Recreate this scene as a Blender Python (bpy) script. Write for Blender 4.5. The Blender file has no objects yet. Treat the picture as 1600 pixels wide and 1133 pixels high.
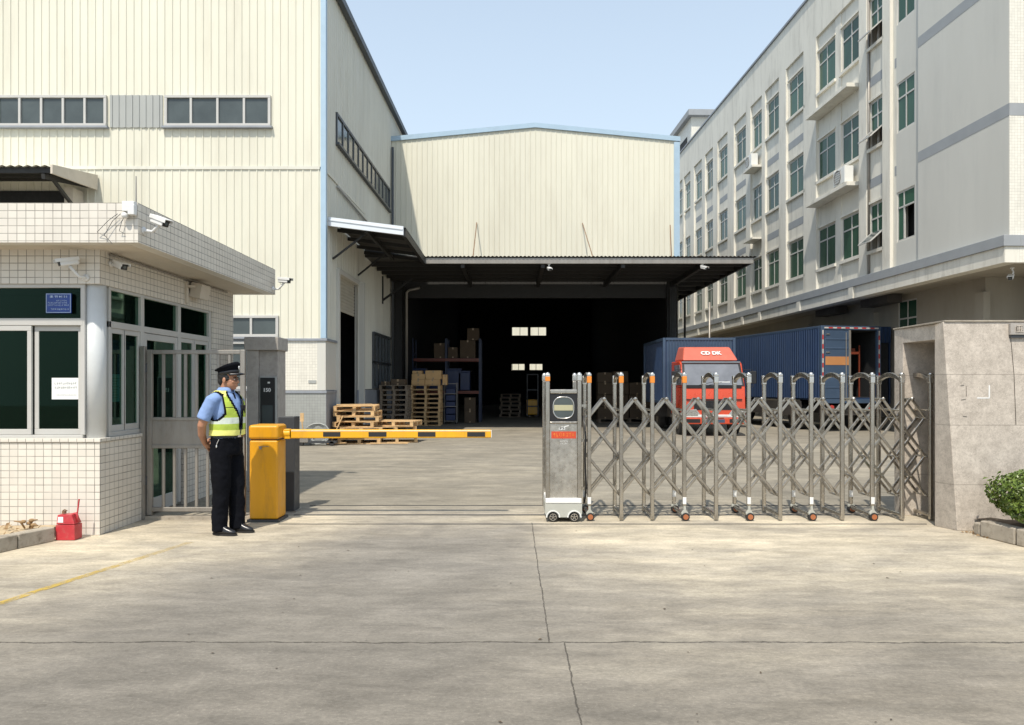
import bpy, bmesh, math, random
from mathutils import Vector, Matrix
R = math.radians
rnd = random.Random(7)
scn = bpy.context.scene
col = scn.collection

# ---------------------------------------------------------------- camera, sky, sun, exposure
EYE = 1.55
cam_d = bpy.data.cameras.new('camera')
cam_d.lens = 26.0; cam_d.sensor_width = 36.0
cam_d.shift_y = 35.5 / 1600
cam_d.clip_end = 2000; cam_d.clip_start = 0.05
cam = bpy.data.objects.new('camera', cam_d); col.objects.link(cam)
cam.location = (0, 0, EYE); cam.rotation_euler = (R(90), 0, 0)
scn.camera = cam

SUN = Vector((0.19, 0.60, -1.0)).normalized()      # direction the light travels
sun_el = math.asin(-SUN.z)
w = bpy.data.worlds.new('World'); scn.world = w; w.use_nodes = True
nt = w.node_tree
bg = nt.nodes['Background']
sky = nt.nodes.new('ShaderNodeTexSky'); sky.sky_type = 'NISHITA'; sky.sun_disc = False
sky.sun_elevation = sun_el
sky.sun_rotation = math.atan2(-SUN.x, -SUN.y)
sky.air_density = 1.0; sky.dust_density = 1.4; sky.ozone_density = 1.3
hz_ = nt.nodes.new('ShaderNodeMix'); hz_.data_type = 'RGBA'; hz_.inputs[0].default_value = 0.5     # summer haze whitens the whole sky
hz_.inputs[7].default_value = (4.55, 5.35, 5.95, 1)
tc_ = nt.nodes.new('ShaderNodeTexCoord'); sx_ = nt.nodes.new('ShaderNodeSeparateXYZ'); mr_ = nt.nodes.new('ShaderNodeMapRange')
nt.links.new(tc_.outputs['Generated'], sx_.inputs[0]); nt.links.new(sx_.outputs[2], mr_.inputs[0])
mr_.inputs[1].default_value = 0.1; mr_.inputs[2].default_value = 0.6; mr_.inputs[3].default_value = .80; mr_.inputs[4].default_value = .44
nt.links.new(mr_.outputs[0], hz_.inputs[0])
nt.links.new(sky.outputs[0], hz_.inputs[6]); nt.links.new(hz_.outputs[2], bg.inputs[0]); bg.inputs[1].default_value = 0.15
ld = bpy.data.lights.new('sun', 'SUN'); ld.energy = 3.6; ld.angle = R(0.9); ld.color = (1.0, 0.93, 0.82)
lo = bpy.data.objects.new('sun', ld); col.objects.link(lo)
lo.rotation_euler = SUN.to_track_quat('-Z', 'Y').to_euler()
lo.location = (-10, -20, 40)
scn.view_settings.view_transform = 'Standard'; scn.view_settings.look = 'None'
scn.view_settings.exposure = 0.35; scn.view_settings.gamma = 1.0
scn.render.engine = 'CYCLES'
scn.cycles.use_denoising = True
scn.cycles.max_bounces = 6; scn.cycles.diffuse_bounces = 3; scn.cycles.glossy_bounces = 4
scn.cycles.transparent_max_bounces = 12

def P(px, py, Y):
    """a point seen at photo pixel (px,py) standing Y metres away"""
    return Vector(((px - 800) / 1155 * Y, Y, EYE - (py - 602) / 1155 * Y))

# ---------------------------------------------------------------- node materials
class NT:
    def __init__(s, name):
        s.m = bpy.data.materials.new(name); s.m.use_nodes = True
        s.t = s.m.node_tree; s.b = s.t.nodes['Principled BSDF']; s.o = s.t.nodes['Material Output']
        s._pos = None
    def n(s, typ, **kw):
        x = s.t.nodes.new('ShaderNode' + typ)
        for k, v in kw.items(): setattr(x, k, v)
        return x
    def l(s, a, b): s.t.links.new(a, b)
    def put(s, inp, v):
        if isinstance(v, bpy.types.NodeSocket): s.l(v, inp)
        elif isinstance(v, (tuple, list)) and len(v) == 3 and inp.type == 'RGBA': inp.default_value = (*v, 1)
        else: inp.default_value = v
    def pos(s):
        if s._pos is None: s._pos = s.n('NewGeometry').outputs['Position']
        return s._pos
    def xyz(s, v=None):
        x = s.n('SeparateXYZ'); s.l(v or s.pos(), x.inputs[0]); return x.outputs
    def nor(s):
        return s.xyz(s.n('NewGeometry').outputs['Normal'])
    def math(s, op, a, b=0.0, c=0.0, clamp=False):
        x = s.n('Math', operation=op); x.use_clamp = clamp
        s.put(x.inputs[0], a); s.put(x.inputs[1], b)
        s.put(x.inputs[2], c)
        return x.outputs[0]
    def noise(s, scale, detail=4, rough=.55, stretch=None, vec=None, dist=0.0):
        x = s.n('TexNoise'); x.inputs['Scale'].default_value = scale; x.inputs['Detail'].default_value = detail
        x.inputs['Roughness'].default_value = rough; x.inputs['Distortion'].default_value = dist
        v = vec or s.pos()
        if stretch:
            mp = s.n('Mapping'); mp.inputs['Scale'].default_value = stretch; mp.inputs['Rotation'].default_value = (0, 0, R(7) if abs(stretch[1] - stretch[0]) > .3 and stretch[2] == 1 else 0); s.l(v, mp.inputs[0]); v = mp.outputs[0]
        s.l(v, x.inputs['Vector']); return x.outputs['Fac']
    def ramp(s, f, lo, hi, a=0.0, b=1.0):
        x = s.n('MapRange'); x.clamp = True
        s.put(x.inputs[0], f); x.inputs[1].default_value = lo; x.inputs[2].default_value = hi
        s.put(x.inputs[3], a); s.put(x.inputs[4], b); return x.outputs[0]
    def mix(s, f, a, b, mode='MIX'):
        x = s.n('Mix', data_type='RGBA', blend_type=mode); s.put(x.inputs[0], f); s.put(x.inputs[6], a); s.put(x.inputs[7], b)
        return x.outputs[2]
    def bump(s, h, strength=.3, dist=.01):
        x = s.n('Bump'); x.inputs['Strength'].default_value = strength; x.inputs['Distance'].default_value = dist
        s.l(h, x.inputs['Height']); s.l(x.outputs[0], s.b.inputs['Normal'])
    def set(s, **kw):
        for k, v in kw.items(): s.put(s.b.inputs[k.replace('_', ' ')], v)
        return s.m
def sc(c, k): return tuple(min(1, x * k) for x in c)

def pbr(name, c, rough=.6, metal=0.0, var=.12, scale=2.5, grime=None, g_amt=.3, bump=0.0, bscale=60, spec=.5, streak=False, sheets=0):
    t = NT(name)
    f = t.noise(scale, 5, .6, (1, 1, .25) if streak else None)
    colr = t.mix(t.ramp(f, .3, .7), sc(c, 1 - var), sc(c, 1 + var * .6))
    if sheets:                                           # separate roll-formed sheets, each aged a little differently
        x, y, z = t.xyz()[0:3]
        wn = t.n('TexWhiteNoise'); wn.noise_dimensions = '1D'; t.l(t.math('FLOOR', t.math('DIVIDE', t.math('ADD', t.math('ADD', x, y), 100.1), sheets)), wn.inputs['W'])
        colr = t.mix(wn.outputs[0], sc(c, 1 - var), colr); colr = t.mix(.5, colr, t.mix(t.ramp(f, .3, .7), sc(c, 1 - var), sc(c, 1 + var * .6)))
    if grime:
        g = t.ramp(t.noise(scale * 2.3, 8, .7, (1.4, 1.4, .22) if streak else None), .5, .75, 0, g_amt)
        colr = t.mix(g, colr, grime)
    if bump: t.bump(t.noise(bscale, 4), bump, .004)
    rr = t.ramp(t.noise(scale * 4, 4), .3, .7, max(.02, rough - .08), min(1, rough + .08))
    t.b.inputs['Specular IOR Level'].default_value = spec
    return t.set(Base_Color=colr, Roughness=rr, Metallic=metal)

def tiled(name, c, grout, su, sv, lw, rough=.35, ou=0.0, ov=0.0, var=.1, dirt=.35):
    """glazed tiles: grid on vertical faces (u along the face, v up)"""
    t = NT(name)
    x, y, z = t.xyz()[0:3]
    nx, ny, nz = t.nor()[0:3]
    front = t.math('GREATER_THAN', t.math('ABSOLUTE', ny), .7)
    u = t.math('ADD', t.math('MULTIPLY', x, front), t.math('MULTIPLY', y, t.math('SUBTRACT', 1.0, front)))
    flat = t.math('GREATER_THAN', t.math('ABSOLUTE', nz), .7)
    def line(v, s, o):
        f = t.math('FRACT', t.math('DIVIDE', t.math('ADD', v, o + 200 * s), s))
        d = t.math('ABSOLUTE', t.math('SUBTRACT', f, .5))
        return t.ramp(d, .5 - lw / s, .5 - lw / s * .4)
    g = t.math('MAXIMUM', line(u, su, ou), line(z, sv, ov))
    g = t.math('MULTIPLY', g, t.math('SUBTRACT', 1.0, flat))
    cu = t.math('FLOOR', t.math('DIVIDE', t.math('ADD', u, ou + 200 * su), su))
    cv = t.math('FLOOR', t.math('DIVIDE', t.math('ADD', z, ov + 200 * sv), sv))
    cmb = t.n('CombineXYZ'); t.l(cu, cmb.inputs[0]); t.l(cv, cmb.inputs[1])
    wn = t.n('TexWhiteNoise'); t.l(cmb.outputs[0], wn.inputs[0])
    cc = t.mix(wn.outputs[0], sc(c, 1 - var), sc(c, 1 + var * .5))
    d = t.ramp(t.noise(3.0, 8, .7, (1.5, 1.5, .3)), .48, .78, 0, dirt)
    cc = t.mix(d, cc, sc(c, .55))
    gg = t.ramp(t.noise(5, 3), .3, .7, .45, 1.0)
    cc = t.mix(t.math('MULTIPLY', g, gg), cc, grout)
    h = t.math('SUBTRACT', 1.0, g); t.bump(h, .5, .003)
    return t.set(Base_Color=cc, Roughness=t.math('ADD', t.math('MULTIPLY', g, .4), rough))

def glass(name, tint, refl=.5, rough=.02):
    """window glass one can look through: tinted transparency under a mirror reflection"""
    t = NT(name)
    tr = t.n('BsdfTransparent'); tr.inputs[0].default_value = (*tint, 1)
    gl = t.n('BsdfGlossy'); gl.inputs['Roughness'].default_value = rough; gl.inputs[0].default_value = (.50, .78, .62, 1)
    lw = t.n('LayerWeight'); fac = t.math('MULTIPLY_ADD', t.math('POWER', lw.outputs['Facing'], 2.6), refl, .012, clamp=True)
    mx = t.n('MixShader'); t.l(fac, mx.inputs[0]); t.l(tr.outputs[0], mx.inputs[1]); t.l(gl.outputs[0], mx.inputs[2])
    df = t.n('BsdfDiffuse'); df.inputs[0].default_value = (tint[0] * .7, tint[1] * .75, tint[2] * .72, 1)
    m2 = t.n('MixShader'); m2.inputs[0].default_value = .015; t.l(mx.outputs[0], m2.inputs[1]); t.l(df.outputs[0], m2.inputs[2])
    t.l(m2.outputs[0], t.o.inputs[0]); return t.m

M = {}
M['cream'] = pbr('cream cladding', (.71, .685, .565), .42, var=.09, scale=.6, grime=(.40, .34, .24), g_amt=.22, streak=True, sheets=.8)
M['cream_old'] = pbr('weathered cream cladding', (.68, .665, .575), .5, var=.1, scale=.7, grime=(.33, .30, .23), g_amt=.3, streak=True, sheets=.8)
M['greypanel'] = pbr('grey translucent panel', (.36, .37, .35), .5, var=.08, scale=2, streak=True)
M['bluetrim'] = pbr('pale blue metal trim', (.37, .50, .61), .4, var=.06, grime=(.3, .34, .36), g_amt=.2)
M['darktrim'] = pbr('dark gutter metal', (.07, .08, .09), .5)
M['ledge'] = pbr('blue grey ledge', (.27, .29, .32), .6, grime=(.14, .13, .12), streak=True)
M['booth_tile'] = tiled('booth wall tile', (.70, .655, .575), (.10, .088, .072), .088, .074, .0043, var=.05, dirt=.16)
M['fine_tile'] = tiled('fine white wall tile', (.74, .71, .62), (.42, .39, .33), .072, .072, .004, var=.06)
M['grey_tile'] = tiled('grey dado tile', (.34, .35, .33), (.2, .2, .19), .072, .072, .004, var=.06)
M['plaster'] = pbr('booth soffit plaster', (.60, .54, .45), .8, var=.06, grime=(.35, .3, .23), g_amt=.3, bump=.2)
M['white_frame'] = pbr('white window frame', (.50, .49, .46), .4, var=.05, grime=(.35, .33, .3), g_amt=.15)
M['pale_metal'] = pbr('pale round column metal', (.62, .64, .64), .38, var=.04, grime=(.4, .38, .34), g_amt=.15)
M['booth_glass'] = glass('green booth glass', (.14, .33, .24), 1.0)
M['inside_dark'] = pbr('dim booth interior', (.05, .055, .05), .8)
M['desk'] = pbr('desk laminate', (.08, .08, .07), .5)
M['black_plastic'] = pbr('black plastic', (.015, .015, .016), .35)
M['white_plastic'] = pbr('white plastic', (.74, .74, .72), .4, var=.04, grime=(.4, .37, .3), g_amt=.2)
M['paper'] = pbr('white paper', (.78, .79, .77), .85, var=.03)
M['ink'] = pbr('grey print', (.30, .31, .30), .8)
M['sign_blue'] = pbr('blue enamel sign', (.015, .05, .24), .35)
M['sign_ink'] = pbr('pale blue lettering', (.42, .52, .68), .5)
M['granite'] = None
M['pillar_stone'] = pbr('grey pillar stone', (.38, .35, .315), .7, var=.18, scale=9, grime=(.17, .15, .13), g_amt=.45, bump=.2, bscale=80)
M['steel'] = pbr('brushed stainless steel', (.48, .45, .40), .22, .92, var=.14, scale=5, grime=(.19, .16, .12), g_amt=.45, streak=True)
M['steel_bright'] = pbr('bright stainless steel', (.66, .64, .60), .24, .95, var=.08, scale=6)
M['steel_panel'] = pbr('worn stainless panel', (.50, .47, .42), .3, .85, var=.25, scale=6, grime=(.70, .66, .58), g_amt=.9)
M['gate_metal'] = pbr('galvanised gate steel', (.31, .29, .26), .48, .55, var=.14, scale=6, grime=(.17, .12, .08), g_amt=.4, streak=True)
M['orange_refl'] = pbr('orange reflector', (.74, .24, .03), .35)
M['orange_hub'] = pbr('orange wheel hub', (.38, .13, .05), .45)
M['rubber'] = pbr('black rubber', (.022, .021, .02), .75)
M['yellow'] = pbr('yellow barrier paint', (.80, .40, .012), .38, var=.07, grime=(.36, .19, .04), g_amt=.45, streak=True)
M['yellow_dark'] = pbr('amber cabinet paint', (.70, .32, .008), .4, var=.1, grime=(.30, .15, .03), g_amt=.6, streak=True)
M['black_paint'] = pbr('black stripe', (.02, .02, .02), .5)
M['dark_steel'] = pbr('dark grey column paint', (.045, .048, .052), .45, var=.1)
M['red_can'] = pbr('faded red plastic', (.48, .035, .045), .42, var=.15, scale=9, grime=(.36, .2, .16), g_amt=.4)
M['kerb'] = pbr('kerb concrete', (.37, .325, .26), .85, var=.2, scale=6, grime=(.14, .11, .075), g_amt=.75, bump=.5, bscale=70)
M['sand'] = pbr('dry sandy soil', (.46, .36, .23), .95, var=.2, scale=9, grime=(.24, .17, .1), g_amt=.6, bump=1.0, bscale=40)
M['soil'] = pbr('dark soil', (.10, .075, .05), .95, var=.25, scale=9, bump=1.0, bscale=40)
M['dryleaf'] = pbr('dry leaf', (.30, .19, .09), .8, var=.3, scale=30)
M['wood'] = pbr('new pallet wood', (.62, .41, .20), .75, var=.22, scale=7, grime=(.25, .16, .09), g_amt=.5)
M['wood_old'] = pbr('grey pallet wood', (.22, .17, .12), .8, var=.25, scale=7, grime=(.14, .1, .07), g_amt=.5)
M['carton'] = pbr('brown carton', (.64, .41, .19), .8, var=.1, scale=4)
M['carton_shaded'] = pbr('shaded carton', (.10, .068, .04), .8, var=.15, scale=4)  # darkened copy of the carton colour, standing in for indoor shade
M['tape'] = pbr('packing tape', (.42, .30, .18), .35)
M['rack_blue'] = pbr('blue rack steel', (.007, .017, .055), .45)
M['rack_orange'] = pbr('orange rack beam', (.16, .032, .014), .45)
M['bin_blue'] = pbr('blue plastic bin', (.008, .022, .085), .4)
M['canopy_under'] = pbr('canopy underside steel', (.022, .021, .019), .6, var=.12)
M['canopy_top'] = pbr('canopy roof sheet', (.07, .066, .06), .5, var=.12, streak=True)
M['canopy_edge'] = pbr('white canopy fascia', (.68, .72, .76), .4, var=.05)
M['shutter'] = pbr('roller shutter slats', (.48, .45, .37), .55, var=.1)
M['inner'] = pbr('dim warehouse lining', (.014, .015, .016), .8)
M['glass_grey'] = pbr('grey strip window glass', (.07, .085, .085), .12, var=.25, scale=1.2)
M['green_glass'] = None
M['wall_r'] = pbr('off white painted render', (.70, .67, .585), .75, var=.09, scale=1.0, grime=(.34, .32, .27), g_amt=.6, streak=True, bump=.08)
M['wall_grey'] = pbr('pale grey render', (.56, .55, .50), .75, var=.05, scale=.6, grime=(.36, .36, .34), g_amt=.2, streak=True)
M['band'] = pbr('grey painted band', (.30, .315, .325), .7, var=.07)
M['truck_blue'] = pbr('blue truck box paint', (.011, .030, .080), .42, var=.14, scale=1.6, grime=(.05, .07, .1), g_amt=.4, streak=True)
M['truck_blue2'] = pbr('pale blue truck panel', (.045, .075, .125), .45, var=.14, scale=2)
M['truck_red'] = pbr('orange red cab paint', (.54, .066, .026), .3, var=.06, scale=3)
M['truck_fade'] = pbr('sun faded red fairing paint', (.56, .13, .085), .42, var=.08, scale=3)
M['shaded_plaster'] = pbr('shaded ground floor render', (.33, .30, .245), .85, var=.07, scale=1.2, grime=(.2, .18, .14), g_amt=.3, streak=True)  # darker plaster copy, shade under the ledge put into the colour
M['truck_glass'] = pbr('windscreen glass', (.17, .18, .20), .10, var=.2, scale=2)
M['chassis'] = pbr('dusty chassis', (.05, .045, .04), .7, var=.3)
M['white_tape'] = pbr('white reflective tape', (.50, .46, .42), .4, var=.2, scale=9, grime=(.12, .11, .12), g_amt=.6)
M['red_tape'] = pbr('red reflective tape', (.42, .05, .04), .4)
M['ac_white'] = pbr('air conditioner casing', (.72, .72, .68), .45, var=.05)
M['rust'] = pbr('rusty brown steel', (.22, .13, .07), .7, var=.3, scale=8)
M['lamp_bar'] = pbr('pale lamp diffuser', (.40, .38, .24), .3)
M['skirt_grey'] = pbr('grey gate skirt', (.42, .42, .37), .5, var=.1)
M['carton_or'] = pbr('orange board', (.45, .20, .07), .7)
M['skin'] = pbr('tanned skin', (.40, .195, .115), .5, var=.1, scale=14)
M['hair'] = pbr('black hair', (.012, .011, .011), .55)
M['shirt'] = pbr('light blue shirt cloth', (.22, .33, .58), .85, var=.1, scale=9, bump=.5, bscale=22)
M['navy'] = pbr('dark navy cloth', (.0045, .005, .0075), .9, spec=.12, var=.25, scale=7, bump=.6, bscale=16)
M['vest_lime'] = pbr('fluorescent lime cloth', (.43, .55, .07), .8, var=.1, scale=12, bump=.4, bscale=26)
M['vest_silver'] = pbr('silver reflective strip', (.66, .72, .62), .4, var=.08, scale=12)
M['vest_yellow'] = pbr('yellow reflective strip', (.85, .82, .22), .55, var=.06, scale=12)
M['leather'] = pbr('black shoe leather', (.014, .014, .016), .32)
M['metal_badge'] = pbr('silver badge', (.75, .75, .73), .3, .6)

def mk_granite():
    t = NT('grey granite cladding')
    a = t.noise(7, 6, .7); b = t.noise(38, 4, .75); c = t.noise(140, 2, .6)
    cc = t.mix(t.ramp(a, .35, .68), (.40, .35, .295), (.62, .55, .47))
    cc = t.mix(t.ramp(b, .48, .68, 0, .6), cc, (.29, .25, .21))
    cc = t.mix(t.ramp(c, .52, .64, 0, .55), cc, (.70, .63, .54))
    x, y, z = t.xyz()[0:3]
    def ln(v, at, wd): return t.ramp(t.math('ABSOLUTE', t.math('SUBTRACT', v, at)), wd * .4, wd, 1, 0)
    L = None
    for at in (1.665, 1.125, .49):
        q = ln(z, at, .006); L = q if L is None else t.math('MAXIMUM', L, q)
    cc = t.mix(t.math('MULTIPLY', L, .5), cc, (.16, .135, .11))
    s = t.ramp(t.noise(2.2, 8, .72, (1.3, 1.3, .25)), .52, .8, 0, .32)
    cc = t.mix(s, cc, (.22, .19, .155))
    t.bump(b, .15, .003)
    return t.set(Base_Color=cc, Roughness=.6)
M['granite'] = mk_granite()

def mk_green():
    t = NT('green curtained glass')
    oi = t.n('ObjectInfo').outputs['Random']
    n = t.noise(2.2, 3, .6, (1, 1.6, .25))
    f = t.math('ADD', t.math('MULTIPLY', oi, .5), t.math('MULTIPLY', n, .6))
    cc = t.mix(t.ramp(f, .2, .95), (.012, .040, .026), (.052, .130, .085))
    t.b.inputs['Specular IOR Level'].default_value = .22
    return t.set(Base_Color=cc, Roughness=.12)
M['green_glass'] = mk_green()

def mk_ground():
    t = NT('worn yard concrete')
    x, y, z = t.xyz()[0:3]
    big = t.noise(.28, 6, .62, (1.0, .55, 1), dist=.4)
    mid = t.noise(1.3, 8, .66, (.45, 1.5, 1), dist=.5)
    fine = t.noise(9, 8, .75, (.55, 1.3, 1)); grain = t.noise(160, 3, .7)
    cc = t.mix(t.ramp(big, .33, .66), (.345, .303, .240), (.530, .462, .345))
    cc = t.mix(t.ramp(mid, .43, .66, 0, .75), cc, (.245, .224, .19))
    cc = t.mix(t.ramp(mid, .32, .45, .65, 0), cc, (.62, .545, .405))
    cc = t.mix(t.ramp(fine, .48, .70, 0, .5), cc, (.215, .195, .165))
    # lane worn dark by tyres up to the gate, the near slab poured from greyer concrete, and a gradual darkening towards the camera
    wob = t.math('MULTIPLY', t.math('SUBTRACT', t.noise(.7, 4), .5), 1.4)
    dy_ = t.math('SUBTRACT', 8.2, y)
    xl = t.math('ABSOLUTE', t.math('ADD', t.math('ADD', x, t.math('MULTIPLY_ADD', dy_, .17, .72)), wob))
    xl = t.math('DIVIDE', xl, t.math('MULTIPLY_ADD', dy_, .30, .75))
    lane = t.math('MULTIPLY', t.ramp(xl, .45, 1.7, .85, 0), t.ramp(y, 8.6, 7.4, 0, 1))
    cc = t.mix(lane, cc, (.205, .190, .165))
    # tyre tracks that swing left out of the gate
    rr_ = t.math('SQRT', t.math('ADD', t.math('POWER', t.math('ADD', x, 9.5), 2), t.math('POWER', t.math('SUBTRACT', y, 9.0), 2)))
    tn = t.noise(3.0, 6, .7)
    for rad, wd_, am in ((8.2, .13, .42), (8.75, .12, .36), (9.7, .14, .40), (7.4, .12, .28)):
        tk = t.ramp(t.math('ABSOLUTE', t.math('ADD', t.math('SUBTRACT', rr_, rad), t.math('MULTIPLY', t.math('SUBTRACT', tn, .5), .22))), wd_ * .4, wd_ * 1.6, am, 0)
        cc = t.mix(t.math('MULTIPLY', t.math('MULTIPLY', tk, t.ramp(tn, .35, .6)), t.math('LESS_THAN', y, 8.3)), cc, (.165, .150, .128))
    fil = t.ramp(t.noise(22, 7, .75, (.35, 1.5, 1)), .50, .70, 0, .38); cc = t.mix(fil, cc, (.20, .182, .15))
    # dark oil drips
    oil = t.ramp(t.noise(5.5, 3, .5), .715, .76, 0, .55); cc = t.mix(oil, cc, (.10, .09, .078))
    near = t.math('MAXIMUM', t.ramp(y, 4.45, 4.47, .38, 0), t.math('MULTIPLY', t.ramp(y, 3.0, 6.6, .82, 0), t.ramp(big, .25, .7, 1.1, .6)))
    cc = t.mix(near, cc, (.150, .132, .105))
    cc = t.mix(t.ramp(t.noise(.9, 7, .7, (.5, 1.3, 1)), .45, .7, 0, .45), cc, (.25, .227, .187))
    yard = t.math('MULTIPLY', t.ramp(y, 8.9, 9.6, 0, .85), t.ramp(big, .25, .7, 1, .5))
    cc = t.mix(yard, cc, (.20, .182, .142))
    pit = t.ramp(t.noise(34, 5, .7), .62, .74, 0, .4); cc = t.mix(pit, cc, (.14, .125, .105))
    cc = t.mix(t.ramp(grain, .35, .65, 0, .30), cc, (.15, .135, .115))
    cc = t.mix(t.ramp(t.noise(55, 6, .8), .56, .70, 0, .35), cc, (.56, .5, .4))
    dust = t.math('MULTIPLY', t.math('MULTIPLY', t.ramp(y, 5.2, 7.0, 0, .6), t.math('LESS_THAN', y, 8.8)), t.ramp(xl, .9, 1.9, 0, 1))      # dry pale dust where no wheels run
    cc = t.mix(t.math('MULTIPLY', dust, t.ramp(mid, .35, .62, 1, .35)), cc, (.64, .555, .405))
    # uneven finishing: trowel swirls, damp patches, dust
    for sc_, st_, lo_, hi_, a_, b_ in ((.55, (.8, 1.2, 1), .32, .68, .87, 1.15), (2.4, (.55, 1.4, 1), .36, .64, .85, 1.16), (8.0, (.55, 1.4, 1), .36, .64, .90, 1.10), (42, (.8, 1.2, 1), .36, .64, .86, 1.13)):
        v_ = t.ramp(t.noise(sc_, 6, .68, st_, dist=.5), lo_, hi_, a_, b_)
        cc = t.mix(1.0, cc, v_, 'MULTIPLY')
    # joints and cracks
    jn = t.math('ADD', t.math('MULTIPLY', t.math('SUBTRACT', t.noise(2.2, 8, .75), .5), .11), t.math('MULTIPLY', t.math('SUBTRACT', t.noise(30, 4, .7), .5), .02))
    jw = t.ramp(t.noise(16, 6, .7), .3, .7, .003, .015)
    def line(v, at, k=1.0, wd=1.0):
        d = t.math('ABSOLUTE', t.math('ADD', t.math('SUBTRACT', v, at), t.math('MULTIPLY', jn, k)))
        return t.ramp(t.math('DIVIDE', d, t.math('MULTIPLY', jw, wd)), .5, 1.2, 1, 0)
    farv = t.math('MULTIPLY', line(x, .225, .45, .5), t.math('MULTIPLY', t.math('GREATER_THAN', y, 4.46), t.math('LESS_THAN', y, 8.35)))
    nearv = t.math('MULTIPLY', line(x, .315, .45, .5), t.math('LESS_THAN', y, 4.46))
    j = t.math('MAXIMUM', line(y, 4.46), t.math('MAXIMUM', farv, nearv))
    j2 = t.math('MULTIPLY', line(t.math('SUBTRACT', y, t.math('MULTIPLY', x, 1.9)), 17.6, 2.0, .8), t.math('MULTIPLY', t.math('GREATER_THAN', y, 9.6), t.math('LESS_THAN', y, 19.0)))
    j = t.math('MAXIMUM', j, t.math('MULTIPLY', j2, .6))
    halo = t.ramp(t.math('ABSOLUTE', t.math('SUBTRACT', y, 4.46)), 0, .12, .35, 0)
    cc = t.mix(halo, cc, (.22, .2, .165))
    cc = t.mix(t.math('MULTIPLY', j, .85), cc, (.06, .052, .042))
    hgt = t.math('SUBTRACT', t.math('ADD', t.math('MULTIPLY', grain, .4), fine), t.math('MULTIPLY', j, 1.5))
    t.bump(hgt, .45, .008)
    t.b.inputs['Specular IOR Level'].default_value = .3
    return t.set(Base_Color=cc, Roughness=t.ramp(mid, .3, .7, .72, .92))
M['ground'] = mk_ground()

def mk_line():
    t = NT('worn yellow road paint')
    a = t.ramp(t.noise(16, 8, .75, (1, .6, 1)), .36, .56)
    x, y, z = t.xyz()[0:3]
    fade = t.ramp(y, 5.6, 7.0, .74, .25)
    tr = t.n('BsdfTransparent'); mx = t.n('MixShader')
    t.l(t.math('MULTIPLY', a, fade), mx.inputs[0]); t.l(tr.outputs[0], mx.inputs[1]); t.l(t.b.outputs[0], mx.inputs[2])
    t.l(mx.outputs[0], t.o.inputs[0])
    return t.set(Base_Color=(.58, .40, .07), Roughness=.8)
M['line'] = mk_line()

def mk_leaf():
    t = NT('shrub leaves')
    f = t.n('ObjectInfo')
    n = t.noise(18, 3, .6); n2 = t.noise(5, 3)
    cc = t.mix(t.ramp(n, .3, .7), (.035, .075, .012), (.14, .20, .03))
    cc = t.mix(t.ramp(n2, .35, .7, 0, .5), cc, (.20, .24, .04))
    t.b.inputs['Subsurface Weight'].default_value = 0
    return t.set(Base_Color=cc, Roughness=.38)
M['leaf'] = mk_leaf()

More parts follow.
